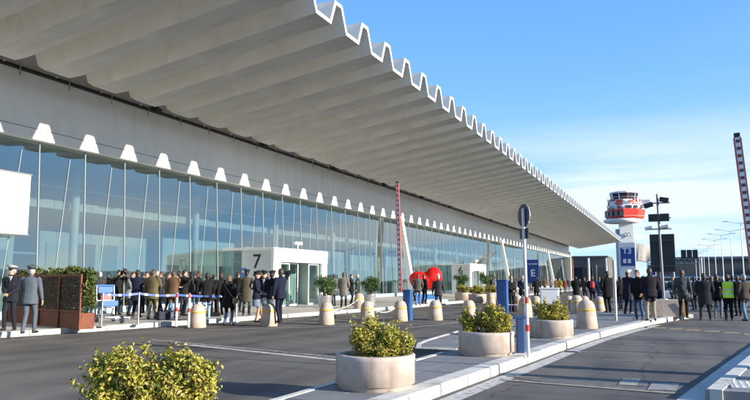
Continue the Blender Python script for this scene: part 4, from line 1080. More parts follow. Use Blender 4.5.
for i in range(12):
    if i % 2 == 0:
        q = MB(); a_ = 2 * math.pi * (i + 0.5) / 12; q.box((8.75 * math.cos(a_), 8.75 * math.sin(a_), (tz(206) + tz(201)) / 2), (0.5, 3.6, tz(201) - tz(206)), 0, a_); q.build('red_panel', TRED, tw)
    q = MB(); a_ = 2 * math.pi * (i + 0.5) / 12; q.box((8.95 * math.cos(a_), 8.95 * math.sin(a_), tz(208)), (0.5, 2.4, 1.6), 0, a_); q.build('dark_panel', WGLASS, tw)
q = MB(); q.box((10, 0, tz(203.5)), (8, 4, 3.0)); q.box((11, 0, tz(207)), (5, 3, 1.6)); q.build('side_gallery', WHITE, tw)
q = MB(); q.lathe([(6.9, tz(200.5)), (7.9, tz(194))], (0, 0, 0), 10, 0, False); q.build('glass_cab', WGLASS, tw)
for i in range(10):
    a_ = 2 * math.pi * i / 10; q = MB(); q.tube((6.95 * math.cos(a_), 6.95 * math.sin(a_), tz(200.5)), (7.95 * math.cos(a_), 7.95 * math.sin(a_), tz(194)), 0.22, None, 5); q.build('cab_mullion', TRED if i % 5 == 3 else WHITE, tw)
q = MB(); q.lathe([(8.2, tz(194)), (8.0, tz(192.6)), (4.5, tz(191.5)), (0.1, tz(191.2))], (0, 0, 0), 14, 0, False); q.build('cab_roof', mat('tower_pale', (0.6, 0.6, 0.62), 0.6), tw)
rgt = random.Random(5)
for i in range(26):
    a_ = rgt.uniform(math.pi * 0.9, math.pi * 2.1); z_ = rgt.uniform(tz(209.5), tz(200.5)); r_ = 9.3
    q = MB(); q.box((r_ * math.cos(a_), r_ * math.sin(a_), z_), (0.8, rgt.uniform(0.8, 2.2), rgt.uniform(0.5, 1.3)), 0, a_); q.build('equipment_box', [TRED, WHITE, WGLASS, WHITE][i % 4], tw)
for zz in (tz(219), tz(206), tz(200.3)):
    ring(10.9 if zz < tz(212) else 9.9, 0.07, (0, 0, zz + 1.1), Matrix.Identity(3), 28).build('railing', WHITE, tw)
for x in (-3.5, -1, 2, 3.6):
    q = MB(); q.tube((x, 0, tz(191.5)), (x, 0, tz(186 - abs(x) * .4)), 0.12, None, 5); q.build('antenna', WHITE, tw)
Mx = Matrix.Rotation(R(14), 3, 'Z') @ Matrix.Rotation(R(90), 3, 'X')
for s in (-0.9, 1.1):
    ring(0.95, 0.25, Vector((0.2 + s, 0, tz(235))) + Matrix.Rotation(R(14), 3, 'Z') @ Vector((0, -4.3, 0)), Mx, 14).build('emblem', STEEL, tw)

# distant terminal, gantry, lamp posts
ft = thing('distant_terminal', 'long low dark-glass terminal on the horizon', 'building', (66, 360, 0))
q = MB(); q.box((0, 10, 5.6), (150, 24, 11.2)); q.build('wall', mat('ft_wall', (0.16, 0.18, 0.20), 0.6, 0, 0.15, 0.1), ft)  # wall colour lifted towards blue-grey to stand for distance haze
q = MB(); q.box((0, 8, 11.75), (156, 32, 1.1)); q.build('roof', mat('ft_roof', (0.12, 0.14, 0.17), 0.5), ft)
for i in range(30):
    q = MB(); q.box((-72.5 + i * 5, -2.05, 6.6), (4.2, 0.15, 5.0)); q.build('window', WGLASS, ft)
q = MB(); q.box((0, -3.5, 2.8), (150, 2.6, 0.5)); q.build('walkway', WHITE, ft)
g0, g1 = AY(672, 256, 165), AY(701, 256, 165)
ga = thing('gantry_sign', 'overhead road gantry with dark sign panels', 'gantry', (g0.x, 165, 0))
gw = g1.x - g0.x
for x in (0.2, gw):
    q = MB(); q.tube((x, 0, 0), (x, 0, 6.4), 0.18, None, 8); q.build('leg', STEEL, ga)
q = MB()
for z in (5.2, 6.3): q.tube((0, 0, z), (gw, 0, z), 0.09, None, 6)
for i in range(10): q.tube((gw * i / 10, 0, 5.2 if i % 2 else 6.3), (gw * (i + 1) / 10, 0, 6.3 if i % 2 else 5.2), 0.05, None, 5)
q.build('truss', STEEL, ga)
for i in range(3):
    x0 = AY(681 + i * 5.8, 256, 165).x - g0.x; x1 = AY(686.3 + i * 5.8, 256, 165).x - g0.x
    q = MB(); q.box(((x0 + x1) / 2, -0.2, 7.2), (x1 - x0, 0.15, 1.9)); q.build('panel', DARK, ga)
LP0 = None
for i, (px, py, lab) in enumerate(((741, 229, 'tall white double-arm street lamp, nearest of the distant row'), (730.5, 236, None), (721.5, 239.5, None), (714.5, 244, None), (708, 249, None), (703.5, 252, None), (699, 254.5, None), (695.5, 256.5, None))):
    dpt = 8.45 * F_PX / (280 - py); v = AY(px, py, dpt)
    if LP0 is None:
        lp = thing('street_lamp', lab, 'street lamp', (v.x, dpt, 0), 0, 'distant white street lamps')
        q = MB(); q.tube((0, 0, 0), (0, 0, 9.9), 0.085, 0.05, 8); q.build('pole', WHITE, lp)
        q = MB(); q.tube((-1.7, 0, 10.1), (0, 0, 9.8), 0.05, None, 6); q.tube((0, 0, 9.8), (1.7, 0, 10.1), 0.05, None, 6); q.build('arm', WHITE, lp)
        for s in (-1, 1):
            q = MB(); q.box((s * 2.0, 0, 10.13), (0.75, 0.3, 0.10)); q.build('lamp_head', WHITE, lp)
        LP0 = lp
    else:
        lp = copy_tree(LP0); lp.location = (v.x, dpt, 0); lp['label'] = 'thin white double-arm street lamp in the distant row'

# cars beyond the crowd
def car_proto():
    t = thing('parked_car', '', 'car', (0, 0, 0), 0, 'cars beyond the crowd')
    L, Wd = 4.2, 1.74
    prof_l = [(-2.1, 0.35), (-2.08, 0.72), (-1.95, 0.84), (-1.2, 0.92), (1.25, 0.94), (1.95, 0.80), (2.1, 0.62), (2.1, 0.32), (1.7, 0.22), (-1.8, 0.22)]
    q = MB(); n = len(prof_l)
    vs = [(x, -Wd / 2 + (0.06 if z > 0.8 else 0), z) for x, z in prof_l] + [(x, Wd / 2 - (0.06 if z > 0.8 else 0), z) for x, z in prof_l]
    q.add(vs, [tuple(range(n)), tuple(reversed(range(n, 2 * n)))]); q.add(vs, [((i + 1) % n, i, n + i, n + (i + 1) % n) for i in range(n)])
    b = q.build('body', None, t, None, 0.04)
    cab = [(-1.75, 0.90), (-1.35, 1.38), (-0.9, 1.47), (0.15, 1.46), (0.55, 1.36), (1.2, 0.92)]
    q = MB(); n = len(cab)
    def wd(z): return Wd / 2 - 0.07 - (z - 0.9) * 0.30
    vs = [(x, -wd(z), z) for x, z in cab] + [(x, wd(z), z) for x, z in cab]
    q.add(vs, [tuple(range(n)), tuple(reversed(range(n, 2 * n)))]); q.add(vs, [((i + 1) % n, i, n + i, n + (i + 1) % n) for i in range(n)])
    q.build('cabin', None, t, None, 0.03)
    for s in (-1, 1):
        q = MB(); pts = [(-1.45, 0.97), (-1.15, 1.36), (0.15, 1.38), (0.45, 1.30), (0.95, 0.97)]
        q.add([(x, s * (wd(z) + 0.012), z) for x, z in pts], [tuple(range(5)) if s < 0 else tuple(reversed(range(5)))]); q.build('side_window', WGLASS, t)
    for x0, z0, x1, z1 in ((-1.74, 0.99, -1.42, 1.36), (1.17, 0.98, 0.62, 1.34)):
        sg = -0.02 if x0 < 0 else 0.02
        q = MB(); q.add([(x0 + sg, -wd(z0) + 0.08, z0), (x0 + sg, wd(z0) - 0.08, z0), (x1 + sg, wd(z1) - 0.08, z1), (x1 + sg, -wd(z1) + 0.08, z1)], [(0, 1, 2, 3)]); q.build('windscreen', WGLASS, t)
    for x in (-1.3, 1.3):
        for s in (-1, 1):
            w_ = disc(0.31, 0.2, (x, s * 0.76, 0.31), Matrix.Rotation(R(90), 3, 'X'), 20).build('wheel', RUB, t)
            disc(0.2, 0.21, (x, s * 0.76, 0.31), Matrix.Rotation(R(90), 3, 'X'), 14).build('rim', ALU, w_)
    for s in (-1, 1):
        q = MB(); q.box((-2.07, s * 0.66, 0.72), (0.08, 0.26, 0.16)); q.build('tail_light', RED, t)
        q = MB(); q.box((2.04, s * 0.62, 0.64), (0.08, 0.34, 0.14)); q.build('headlight', ALU, t)
    return t
proto = car_proto()
CARS = [(668, 52, (0.42, 0.47, 0.52), 95, 'silver-blue car parked behind the camera mast'), (690, 56, (0.55, 0.56, 0.58), 88, 'light silver car behind the grey-green jacket'),
        (683, 66, (0.03, 0.05, 0.10), 92, 'dark navy car parked beyond the mast'), (703, 74, (0.60, 0.60, 0.60), 90, 'white car deeper in the car park'),
        (717, 62, (0.10, 0.10, 0.11), 85, 'charcoal car behind the man in the long coat'), (733, 70, (0.60, 0.61, 0.63), 93, 'bright silver car behind the high-visibility vest'),
        (746, 60, (0.32, 0.34, 0.36), 88, 'grey car behind the leather jacket'), (712, 92, (0.35, 0.05, 0.05), 90, 'dark red car far back in the car park'),
        (696, 100, (0.58, 0.58, 0.6), 90, 'pale car far back beyond the gantry side'), (740, 96, (0.62, 0.62, 0.62), 90, 'white car at the far edge of the car park'), (676, 90, (0.5, 0.52, 0.55), 90, 'grey-white car far back behind the dark boards'),
        (655, 70, (0.30, 0.34, 0.40), 95, 'steel-blue car between totem and mast'), (728, 115, (0.5, 0.5, 0.52), 90, 'small far silver car under the lamps'), (707, 120, (0.15, 0.18, 0.25), 90, 'small far dark blue car under the lamps')]
def repaint(t, m):
    for ch in t.children:
        if ch.name.split('.')[0] in ('body', 'cabin'):
            me = ch.data.copy(); me.materials.clear(); me.materials.append(m); ch.data = me
for i, (px, Y, colr, rot, lb) in enumerate(CARS):
    t = copy_tree(proto); v = AY(px, 280, Y); t.location = (v.x, Y, 0); t.rotation_euler = (0, 0, R(rot)); t['label'] = lb
    repaint(t, mat('car_paint_%d' % i, colr, 0.25, 0.3, 0.03, 2, spec=0.6))
def drop_tree(t):
    for ch in list(t.children): drop_tree(ch)
    bpy.data.objects.remove(t)
drop_tree(proto)

# car park building and trees across the road: out of frame, seen mirrored in the glass front
cp = thing('car_park_building', 'long low car park with pale floor edges across the road', 'building', (52, 60, 0))
for z in (3.0, 6.0, 9.0):
    q = MB(); q.box((0, 0, z - 0.5), (20, 230, 1.0)); q.build('floor_edge', mat('cp_slab', (0.62, 0.62, 0.58), 0.7), cp)
q = MB(); q.box((3, 0, 4.2), (12, 226, 8.4)); q.build('core', mat('cp_core', (0.16, 0.17, 0.18), 0.8), cp)
for i in range(24):
    q = MB(); q.box((-9.6, -112 + i * 9.7, 4.5), (0.6, 0.6, 8.0)); q.build('column', mat('cp_slab', (0, 0, 0)), cp)
def tree(loc, h, label, seed):
    t = thing('tree', label, 'tree', loc, 0, 'trees across the road')
    q = MB(); q.tube((0, 0, 0), (0.05, 0, h * 0.45), 0.16, 0.11, 10)
    rg = random.Random(seed)
    for i in range(7):
        a_ = rg.uniform(0, 6.28); q.tube((0.05, 0, h * rg.uniform(.3, .45)), (math.cos(a_) * h * .22, math.sin(a_) * h * .22, h * rg.uniform(.6, .8)), 0.06, 0.02, 6)
    q.build('trunk', BARK, t)
    P, O = lobe_points(bush_lobes([((0, 0, h * .68), (h * .28, h * .28, h * .30), seed)]), 3000, seed)
    link('crown', leaves_mesh('crown', P, O, 0.22, LEAFG, seed), t)
for i, (x, y, h) in enumerate(((13.5, 45, 5.0), (15, 38, 4.4), (16, 66, 5.0), (17, 95, 5.2))):
    tree((x, y, 0.0 if i != 1 else PZ), h, ['broad green tree across the road, level with entrance 6', 'small green tree on the corner pavement', 'green tree standing before the car park', 'farthest green tree before the car park'][i], 90 + i)

# ================================================================== people
SKIN = mat('skin', (0.46, 0.28, 0.20), 0.55, 0, 0.08, 14)
HAIRS = {'black': (0.012, 0.010, 0.009), 'brown': (0.06, 0.032, 0.018), 'chestnut': (0.13, 0.065, 0.03), 'grey': (0.30, 0.29, 0.28), 'blond': (0.30, 0.19, 0.09)}
SHOE = mat('shoe_black', (0.015, 0.014, 0.013), 0.4, 0, 0.2, 9)
EYE = mat('eye_dark', (0.02, 0.015, 0.012), 0.3)
def ik(s, t, a, b, pole):
    s = Vector(s); t = Vector(t); d = t - s; L = min(d.length, (a + b) * 0.995); u = d.normalized()
    x = (a * a - b * b + L * L) / (2 * L); h = math.sqrt(max(a * a - x * x, 0))
    p = Vector(pole); p = (p - u * p.dot(u)); p = p.normalized() if p.length > 1e-5 else Vector((0, -1, 0))
    return s + u * x + p * h, s + u * L
ARMS = {'down': ((0.27, 0.04, 0.80), (0.27, 0.04, 0.80)), 'clasp': ((0.05, 0.24, 1.00), (0.05, 0.24, 1.00)), 'behind': ((0.06, -0.20, 0.93), (0.06, -0.20, 0.93)),
        'pocket': ((0.21, 0.12, 0.93), (0.21, 0.12, 0.93)), 'camera': ((0.10, 0.34, 1.50), (0.12, 0.36, 1.46)), 'phone': ((0.27, 0.04, 0.82), (0.06, 0.32, 1.28)),
        'reach': ((0.24, 0.42, 1.08), (0.20, 0.44, 1.12)), 'crossed': ((-0.12, 0.20, 1.14), (-0.12, 0.22, 1.20)), 'ear': ((0.25, 0.05, 0.82), (0.13, 0.06, 1.58)),
        'hip': ((0.27, 0.04, 0.80), (0.24, 0.02, 1.02)), 'chestL': ((0.10, 0.26, 1.20), (0.26, 0.08, 0.84))}
PENDING = []
def person(pos, yaw, label, top=(0.02, 0.022, 0.03), legs=(0.02, 0.02, 0.025), hair='black', style='short', h=1.75, arms='down', hem=0.80, skirt=None, lean=0.0,
           stride=0.10, spread=0.10, build=1.0, head_yaw=0.0, nod=0.0, cap=None, shirt=None, vox=0.020, shoe=None, group='people standing outside the terminal', vest=None, bag=None, legskin=False):
    s = h / 1.75
    root = thing('person', label, 'person', pos, R(yaw), group)
    mats = [cloth(top), cloth(legs), SKIN, shoe or SHOE, EYE]
    if skirt: mats.append(cloth(skirt))
    if vest: mats += [mat('reflective', (0.62, 0.64, 0.62), 0.4), vest]
    q = MB(); prims = []
    LM = Matrix.Rotation(R(-lean), 3, 'X')
    hipc = Vector((0, 0, 0.93))
    def up(p): p = Vector(p); return (LM @ (p - hipc) + hipc) if p.z > 0.93 else p
    def cap_(a, b, ra, rb, mi, n=9):
        a = Vector(a); b = Vector(b); u = (b - a).normalized(); w = u.orthogonal().normalized(); k = u.cross(w); vs = []
        R_ = [(a - u * ra * .96, ra * .25), (a - u * ra * .7, ra * .72), (a, ra), (b, rb), (b + u * rb * .7, rb * .72), (b + u * rb * .96, rb * .25)]
        for p, r in R_: vs += [p + w * (r * math.cos(2 * math.pi * i / n)) + k * (r * math.sin(2 * math.pi * i / n)) for i in range(n)]
        fs = [tuple(reversed(range(n))), tuple(range(5 * n, 6 * n))]
        for j in range(5): fs += [(j * n + i, j * n + (i + 1) % n, j * n + n + (i + 1) % n, j * n + n + i) for i in range(n)]
        q.add(vs, fs, mi, True); prims.append((a, b, ra, rb, mi))
    def loft(rows, mi, n=16):
        vs = []
        for z, cy, rx, ry in rows:
            for i in range(n):
                t = 2 * math.pi * i / n; ca, sa = math.cos(t), math.sin(t)
                e = 0.82
                vs.append(up((rx * math.copysign(abs(ca) ** e, ca), cy + ry * math.copysign(abs(sa) ** e, sa), z)))
        fs = [tuple(reversed(range(n))), tuple(range(len(vs) - n, len(vs)))]
        for j in range(len(rows) - 1): fs += [(j * n + i, j * n + (i + 1) % n, j * n + n + (i + 1) % n, j * n + n + i) for i in range(n)]
        q.add(vs, fs, mi, True)
        for (z0, c0, x0, y0), (z1, c1, x1, y1) in zip(rows[:-1], rows[1:]):
            off = (x0 - y0) * 0.6
            for sx in (-1, 0, 1): prims.append((up((sx * off, c0, z0)), up((sx * (x1 - y1) * 0.6, c1, z1)), y0 + 0.02, y1 + 0.02, mi))
    B = build * 1.10
    # legs
    for sd in (-1, 1):
        fy = sd * stride / 2; ank = Vector((sd * spread, fy, 0.085)); hip = Vector((sd * 0.092, 0, 0.92))
        kn, _ = ik(hip, ank, 0.435, 0.42, (0, 1, 0))
        lm = 2 if legskin else 1
        cap_(hip, kn, 0.088 * B, 0.060 * B, 1 if not skirt else 5); cap_(kn, ank, 0.058 * B, 0.044 * B if legskin else 0.052, lm)
        o = Vector((sd * 0.025, 0, 0))
        cap_(ank + Vector((0, -0.045, -0.045)), ank + Vector((sd * 0.03, 0.15, -0.052)), 0.042, 0.034, 3)
    # torso
    tw_ = 1.0 * B
    rows = [(0.86, 0, 0.165 * tw_, 0.115 * tw_), (0.95, 0, 0.172 * tw_, 0.122 * tw_), (1.08, 0.005, 0.158 * tw_, 0.115 * tw_), (1.22, 0.01, 0.176 * tw_, 0.125 * tw_), (1.34, 0.0, 0.190 * tw_, 0.122 * tw_), (1.42, -0.01, 0.170 * tw_, 0.10 * tw_), (1.475, -0.01, 0.085, 0.07)]
    loft(rows, 0)
    if hem < 0.86: loft([(hem, 0, 0.185 * tw_, 0.145 * tw_), (hem + 0.08, 0, 0.186 * tw_, 0.142 * tw_), (0.88, 0, 0.180 * tw_, 0.132 * tw_), (1.0, 0, 0.168 * tw_, 0.122 * tw_)], 0)
    if skirt: loft([(0.56, 0.0, 0.178 * B, 0.135 * B), (0.72, 0, 0.182 * B, 0.138 * B), (0.92, 0, 0.170 * B, 0.122 * B)], 5)
    # arms
    tg = ARMS[arms]; hands = []
    for sd, tgt in ((-1, tg[0]), (1, tg[1])):
        sh = up((sd * 0.182 * B, -0.005, 1.40)); tp = up((sd * tgt[0], tgt[1], tgt[2])) if tgt[2] > 0.9 else Vector((sd * tgt[0] * B, tgt[1] + (0.25 * math.sin(R(lean))), tgt[2]))
        el, wr = ik(sh, tp, 0.285, 0.25, (sd * 0.7, -0.7, -0.5))
        cap_(sh, el, 0.068 * B, 0.053 * B, 0); cap_(el, wr, 0.053 * B, 0.042, 0)
        hd = (wr - el).normalized(); cap_(wr + hd * 0.02, wr + hd * 0.075, 0.030, 0.032, 2, 7); hands.append((sd, wr + hd * 0.085, hd))
    # neck and head
    HM = Matrix.Rotation(R(head_yaw), 3, 'Z') @ Matrix.Rotation(R(-nod), 3, 'X')
    nb_ = up((0, -0.008, 1.44)); hc = up((0, 0.012, 1.618))
    cap_(nb_, hc + Vector((0, -0.02, -0.05)), 0.058, 0.055, 2)
    M3 = LM @ HM if abs(lean) > 1 else HM
    vs = []; n = 14
    hr = [(-0.122, .022, .030, .034), (-0.108, .020, .048, .056), (-0.07, .010, .063, .080), (-0.02, .002, .072, .092), (0.03, -.003, .077, .098), (0.075, -.006, .070, .090), (0.105, -.008, .048, .064), (0.120, -.008, .020, .028)]
    for z, cy, rx, ry in hr:
        for i in range(n):
            t = 2 * math.pi * i / n; vs.append(hc + M3 @ Vector((rx * math.cos(t), cy + ry * math.sin(t), z)))
    fs = [tuple(reversed(range(n))), tuple(range(len(vs) - n, len(vs)))]
    for j in range(len(hr) - 1): fs += [(j * n + i, j * n + (i + 1) % n, j * n + n + (i + 1) % n, j * n + n + i) for i in range(n)]
    q.add(vs, fs, 2, True); prims.append((hc + M3 @ Vector((0, 0, -0.06)), hc + M3 @ Vector((0, 0, 0.05)), 0.085, 0.09, 2))
    # post pieces joined after the skin has been grown: nose, ears, eyes, fingers
    ex = MB()
    ex.add([hc + M3 @ Vector(v) for v in ((-0.013, 0.088, -0.038), (0.013, 0.088, -0.038), (0, 0.118, -0.032), (0, 0.092, 0.012))], [(0, 1, 2), (0, 2, 3), (1, 3, 2), (0, 3, 1)], 2)
    for sd in (-1, 1):
        ex.ell(hc + M3 @ Vector((sd * 0.079, -0.006, -0.012)), (0.010, 0.020, 0.032), 8, 5, 2, M3)
        ex.ell(hc + M3 @ Vector((sd * 0.031, 0.086, 0.004)), (0.013, 0.010, 0.007), 8, 5, 4, M3)
    ex.ell(hc + M3 @ Vector((0, 0.086, -0.066)), (0.024, 0.010, 0.005), 8, 4, 4 if False else 2, M3)
    for sd, p, hd in hands:
        w = Vector((0, 1, 0)); w = (w - hd * w.dot(hd)); w = w.normalized() if w.length > .1 else Vector((1, 0, 0)); k = hd.cross(w) * (-sd)
        for fi in range(4):
            L = (0.062, 0.072, 0.068, 0.052)[fi]; b0 = p + w * (0.028 - 0.019 * fi) + hd * 0.01
            m0 = b0 + hd * L * 0.55 + k * 0.008; e0 = m0 + (hd * 0.75 + k * 0.65).normalized() * L * 0.5
            ex.tube(b0, m0, 0.0095, 0.0088, 6, 2); ex.tube(m0, e0, 0.0088, 0.007, 6, 2)
        b0 = p + w * 0.030 - hd * 0.045; m0 = b0 + w * 0.024 + hd * 0.026 + k * 0.01; ex.tube(b0, m0, 0.012, 0.010, 6, 2); ex.tube(m0, m0 + hd * 0.028 + k * 0.008, 0.010, 0.008, 6, 2)
    me = bpy.data.meshes.new('tmp_body'); me.from_pydata([tuple(v) for v in q.v], [], q.f)
    tmp = bpy.data.objects.new('tmp_body', me); COL.objects.link(tmp)
    rm = tmp.modifiers.new('r', 'REMESH'); rm.mode = 'VOXEL'; rm.voxel_size = vox
    sm = tmp.modifiers.new('s', 'SMOOTH'); sm.factor = 0.5; sm.iterations = 3
    PENDING.append((tmp, prims, mats, ex, root, s, vest, hem))
    root.scale = (s, s, s)
    # hair / cap as children
    def place(mb_, name, m): 
        o = mb_.build(name, m, root); return o
    hm = mat('hair_' + hair, HAIRS[hair], 0.55, 0, 0.3, 30, 0.6, 90)
    rg = random.Random(hash(label) % 9999)
    if style != 'bald' or True:
        hq = MB(); nu, nvv = 20, 12; grid = []
        for k2 in range(nvv + 1):
            t = math.pi * k2 / nvv - math.pi / 2
            for i in range(nu):
                a = 2 * math.pi * i / nu; j = 1 + rg.uniform(-.035, .05)
                grid.append(Vector((0.0865 * max(math.cos(t), .02) * math.cos(a) * j, -0.008 + 0.107 * max(math.cos(t), .02) * math.sin(a) * j, 0.008 + 0.128 * math.sin(t) * j)))
        fs = []
        for k2 in range(nvv):
            for i in range(nu):
                ids = (k2 * nu + i, k2 * nu + (i + 1) % nu, k2 * nu + nu + (i + 1) % nu, k2 * nu + nu + i)
                c_ = sum((grid[z] for z in ids), Vector()) / 4
                lim = 0.058 if c_.y > 0.045 else (0.02 if c_.y > 0.005 else (-0.055 if c_.y > -0.05 else -0.085))
                if style == 'bald': ok = (c_.y < -0.01 and -0.07 < c_.z < 0.03)
                else: ok = c_.z > lim
                if ok: fs.append(ids)
        hq.add([hc + M3 @ v for v in grid], fs, 0, True)
        if style == 'long':
            vs = []; n = 14
            for z, cy, rx, ry in ((0.02, -0.035, 0.092, 0.082), (-0.06, -0.045, 0.098, 0.078), (-0.15, -0.06, 0.108, 0.07), (-0.23, -0.07, 0.11, 0.06), (-0.30, -0.075, 0.09, 0.045), (-0.34, -0.078, 0.05, 0.025)):
                for i in range(n):
                    t = 2 * math.pi * i / n; j = 1 + rg.uniform(-.10, .10); vs.append(hc + LM @ Vector((rx * math.cos(t) * j, min(cy + ry * math.sin(t) * j, 0.0), z)))
            hq.add(vs, [tuple(range(len(vs) - n, len(vs)))] + [(j2 * n + i, j2 * n + n + i, j2 * n + n + (i + 1) % n, j2 * n + (i + 1) % n) for j2 in range(5) for i in range(n)], 0, True)
        if style == 'bun': hq.ell(hc + M3 @ Vector((0, -0.115, 0.02)), (0.045, 0.04, 0.045), 10, 7)
        place(hq, 'hair', hm)
    if cap:
        cm, bm2 = cap
        cq = MB(); vs = []; n = 20
        rows = [(0.050, 0.094, 0.112, 0), (0.090, 0.096, 0.114, 0), (0.118, 0.128, 0.145, 0.012), (0.145, 0.120, 0.138, 0.010), (0.155, 0.06, 0.07, 0.006)]
        for z, rx, ry, cy in rows:
            for i in range(n):
                t = 2 * math.pi * i / n; vs.append(hc + M3 @ Vector((rx * math.cos(t), cy - 0.006 + ry * math.sin(t), z + (0.02 * math.sin(t) if z > .1 else 0))))
        cq.add(vs, [(j2 * n + i, j2 * n + (i + 1) % n, j2 * n + n + (i + 1) % n, j2 * n + n + i) for j2 in range(1, 4) for i in range(n)] + [tuple(range(4 * n, 5 * n))], 0, True)
        co_ = place(cq, 'cap', cm)
        cq = MB(); cq.add(vs[:2 * n], [(i, (i + 1) % n, n + (i + 1) % n, n + i) for i in range(n)], 0, True); cq.build('cap_band', bm2, co_)
        cq = MB(); f_ = []; m2 = 9
        for i in range(m2):
            t = math.pi * (0.15 + 0.7 * i / (m2 - 1)); f_.append(hc + M3 @ Vector((0.092 * math.cos(t), -0.006 + 0.110 * math.sin(t), 0.052))); f_.append(hc + M3 @ Vector((0.10 * math.cos(t), -0.006 + 0.165 * math.sin(t), 0.030)))
        cq.add(f_, [(2 * i, 2 * i + 1, 2 * i + 3, 2 * i + 2) for i in range(m2 - 1)], 0, True); cq.build('visor', SHOE, co_)
    if shirt:
        cq = MB(); P_ = [up(v) for v in ((-0.045, 0.085, 1.47), (0.045, 0.085, 1.47), (0.0, 0.135, 1.28))]
        P_ = [v + LM @ Vector((0, 0.012, 0)) for v in P_]
        cq.add(P_ + [v - LM @ Vector((0, 0.02, 0)) for v in P_], [(0, 2, 1), (3, 4, 5), (0, 1, 4, 3), (1, 2, 5, 4), (2, 0, 3, 5)]); place(cq, 'shirt', cloth(shirt))
        cq = MB(); a_ = up((0, 0.112, 1.455)); b_ = up((0, 0.150, 1.27)); cq.tube(a_, b_, 0.012, 0.02, 4); place(cq, 'tie', cloth((0.02, 0.02, 0.04)))
    if bag:
        kind, bc, bl_ = bag
        bt_ = thing(kind, bl_, 'bag', pos, R(yaw)); bt_.scale = (s, s, s)
        bm3 = cloth(bc); bq = MB()
        if kind == 'backpack':
            bq.ell(up((0, -0.205, 1.20)), (0.155, 0.10, 0.235), 16, 12, 0, LM); bq.ell(up((0, -0.285, 1.10)), (0.11, 0.05, 0.11), 12, 8, 0, LM); bq.build('pack', bm3, bt_)
            bq = MB()
            for sd in (-1, 1): bq.path([up((sd * 0.10, -0.12, 1.36)), up((sd * 0.115, -0.02, 1.455)), up((sd * 0.12, 0.10, 1.38)), up((sd * 0.14, 0.12, 1.2)), up((sd * 0.17, -0.08, 1.05))], 0.016)
            bq.build('strap', bm3, bt_)
        else:
            sd = 1
            bq.box((sd * 0.25, -0.02, 0.86), (0.09, 0.26, 0.20)); bq.build('body', bm3, bt_, None, 0.03)
            bq = MB(); bq.path([(0.26, 0.04, 0.95), up((0.20, 0.13, 1.12)), up((0.02, 0.165, 1.30)), up((-0.13, 0.09, 1.45)), up((-0.12, -0.11, 1.40)), up((0.06, -0.165, 1.2)), up((0.20, -0.13, 1.0)), (0.26, -0.06, 0.95)], 0.012); bq.build('strap', bm3, bt_)
    return root
def finish_people():
    dg = bpy.context.evaluated_depsgraph_get()
    for tmp, prims, mats, ex, root, s, vest, hem in PENDING:
        me = bpy.data.meshes.new_from_object(tmp.evaluated_get(dg))
        nv_ = len(me.vertices); co = np.empty(nv_ * 3); me.vertices.foreach_get('co', co); co = co.reshape(-1, 3)
        faces = [tuple(p.vertices) for p in me.polygons]
        fc = np.array([co[list(f)].mean(0) for f in faces])
        best = np.full(len(fc), 1e9); mi = np.zeros(len(fc), int)
        for a, b, ra, rb, m in prims:
            a = np.array(a); b = np.array(b); d = b - a; L2 = max(d @ d, 1e-9)
            t = np.clip(((fc - a) @ d) / L2, 0, 1); ds = np.linalg.norm(fc - (a + t[:, None] * d), axis=1) - (ra + (rb - ra) * t)
            k = ds < best; best[k] = ds[k]; mi[k] = m
        if vest:
            k = (mi == 0) & (fc[:, 2] > 0.86) & (fc[:, 2] < 1.47) & (np.abs(fc[:, 0]) < 0.19); mi[k] = len(mats) - 1
            k2 = k & (((fc[:, 2] > 0.98) & (fc[:, 2] < 1.03)) | ((fc[:, 2] > 1.14) & (fc[:, 2] < 1.19))); mi[k2] = len(mats) - 2
        V = [tuple(v) for v in co] + [tuple(v) for v in ex.v]
        Fc = faces + [tuple(i + nv_ for i in f) for f in ex.f]
        nm = bpy.data.meshes.new('body'); nm.from_pydata(V, [], Fc)
        for m in mats: nm.materials.append(m)
        nm.polygons.foreach_set('material_index', list(mi.astype(int)) + ex.m)
        nm.polygons.foreach_set('use_smooth', [True] * len(Fc)); nm.update()
        link('body', nm, root)
        bpy.data.meshes.remove(me); bpy.data.objects.remove(tmp)

NAVY = (0.012, 0.015, 0.03); BLACK = (0.012, 0.012, 0.013); JEANS = (0.10, 0.19, 0.34); LJEANS = (0.24, 0.34, 0.46); GREYB_ = (0.085, 0.105, 0.13); OLIVE = (0.10, 0.085, 0.045); KHAKI = (0.28, 0.24, 0.17)
CHAR = (0.035, 0.036, 0.04); TAN = (0.34, 0.20, 0.09)
CAPG = cloth((0.30, 0.30, 0.29)); CAPD = cloth((0.02, 0.022, 0.03)); CAPW = cloth((0.72, 0.72, 0.70))
def at(px, py, z=PZ): return G(px, py, z)
UG = 'uniformed staff outside the terminal'; PRESS = 'press crowd behind the tape'; RG = 'people gathered beyond the camera mast'
# two officers
person(at(9, 330.5), 205, 'officer in dark uniform and pale cap facing the road, hands clasped', (0.016, 0.018, 0.026), (0.016, 0.018, 0.026), 'grey', 'short', 1.80, 'clasp', 0.78, cap=(CAPG, CAPD), shirt=(0.7, 0.7, 0.7), vox=0.016, group=UG, stride=0.16, head_yaw=-25)
person(at(28, 333.5), 25, 'officer in grey-blue uniform seen from behind beside the trellis planter', GREYB_, GREYB_, 'grey', 'short', 1.78, 'chestL', 0.76, cap=(cloth((0.07, 0.085, 0.10)), CAPD), vox=0.016, group=UG, stride=0.2, head_yaw=20)
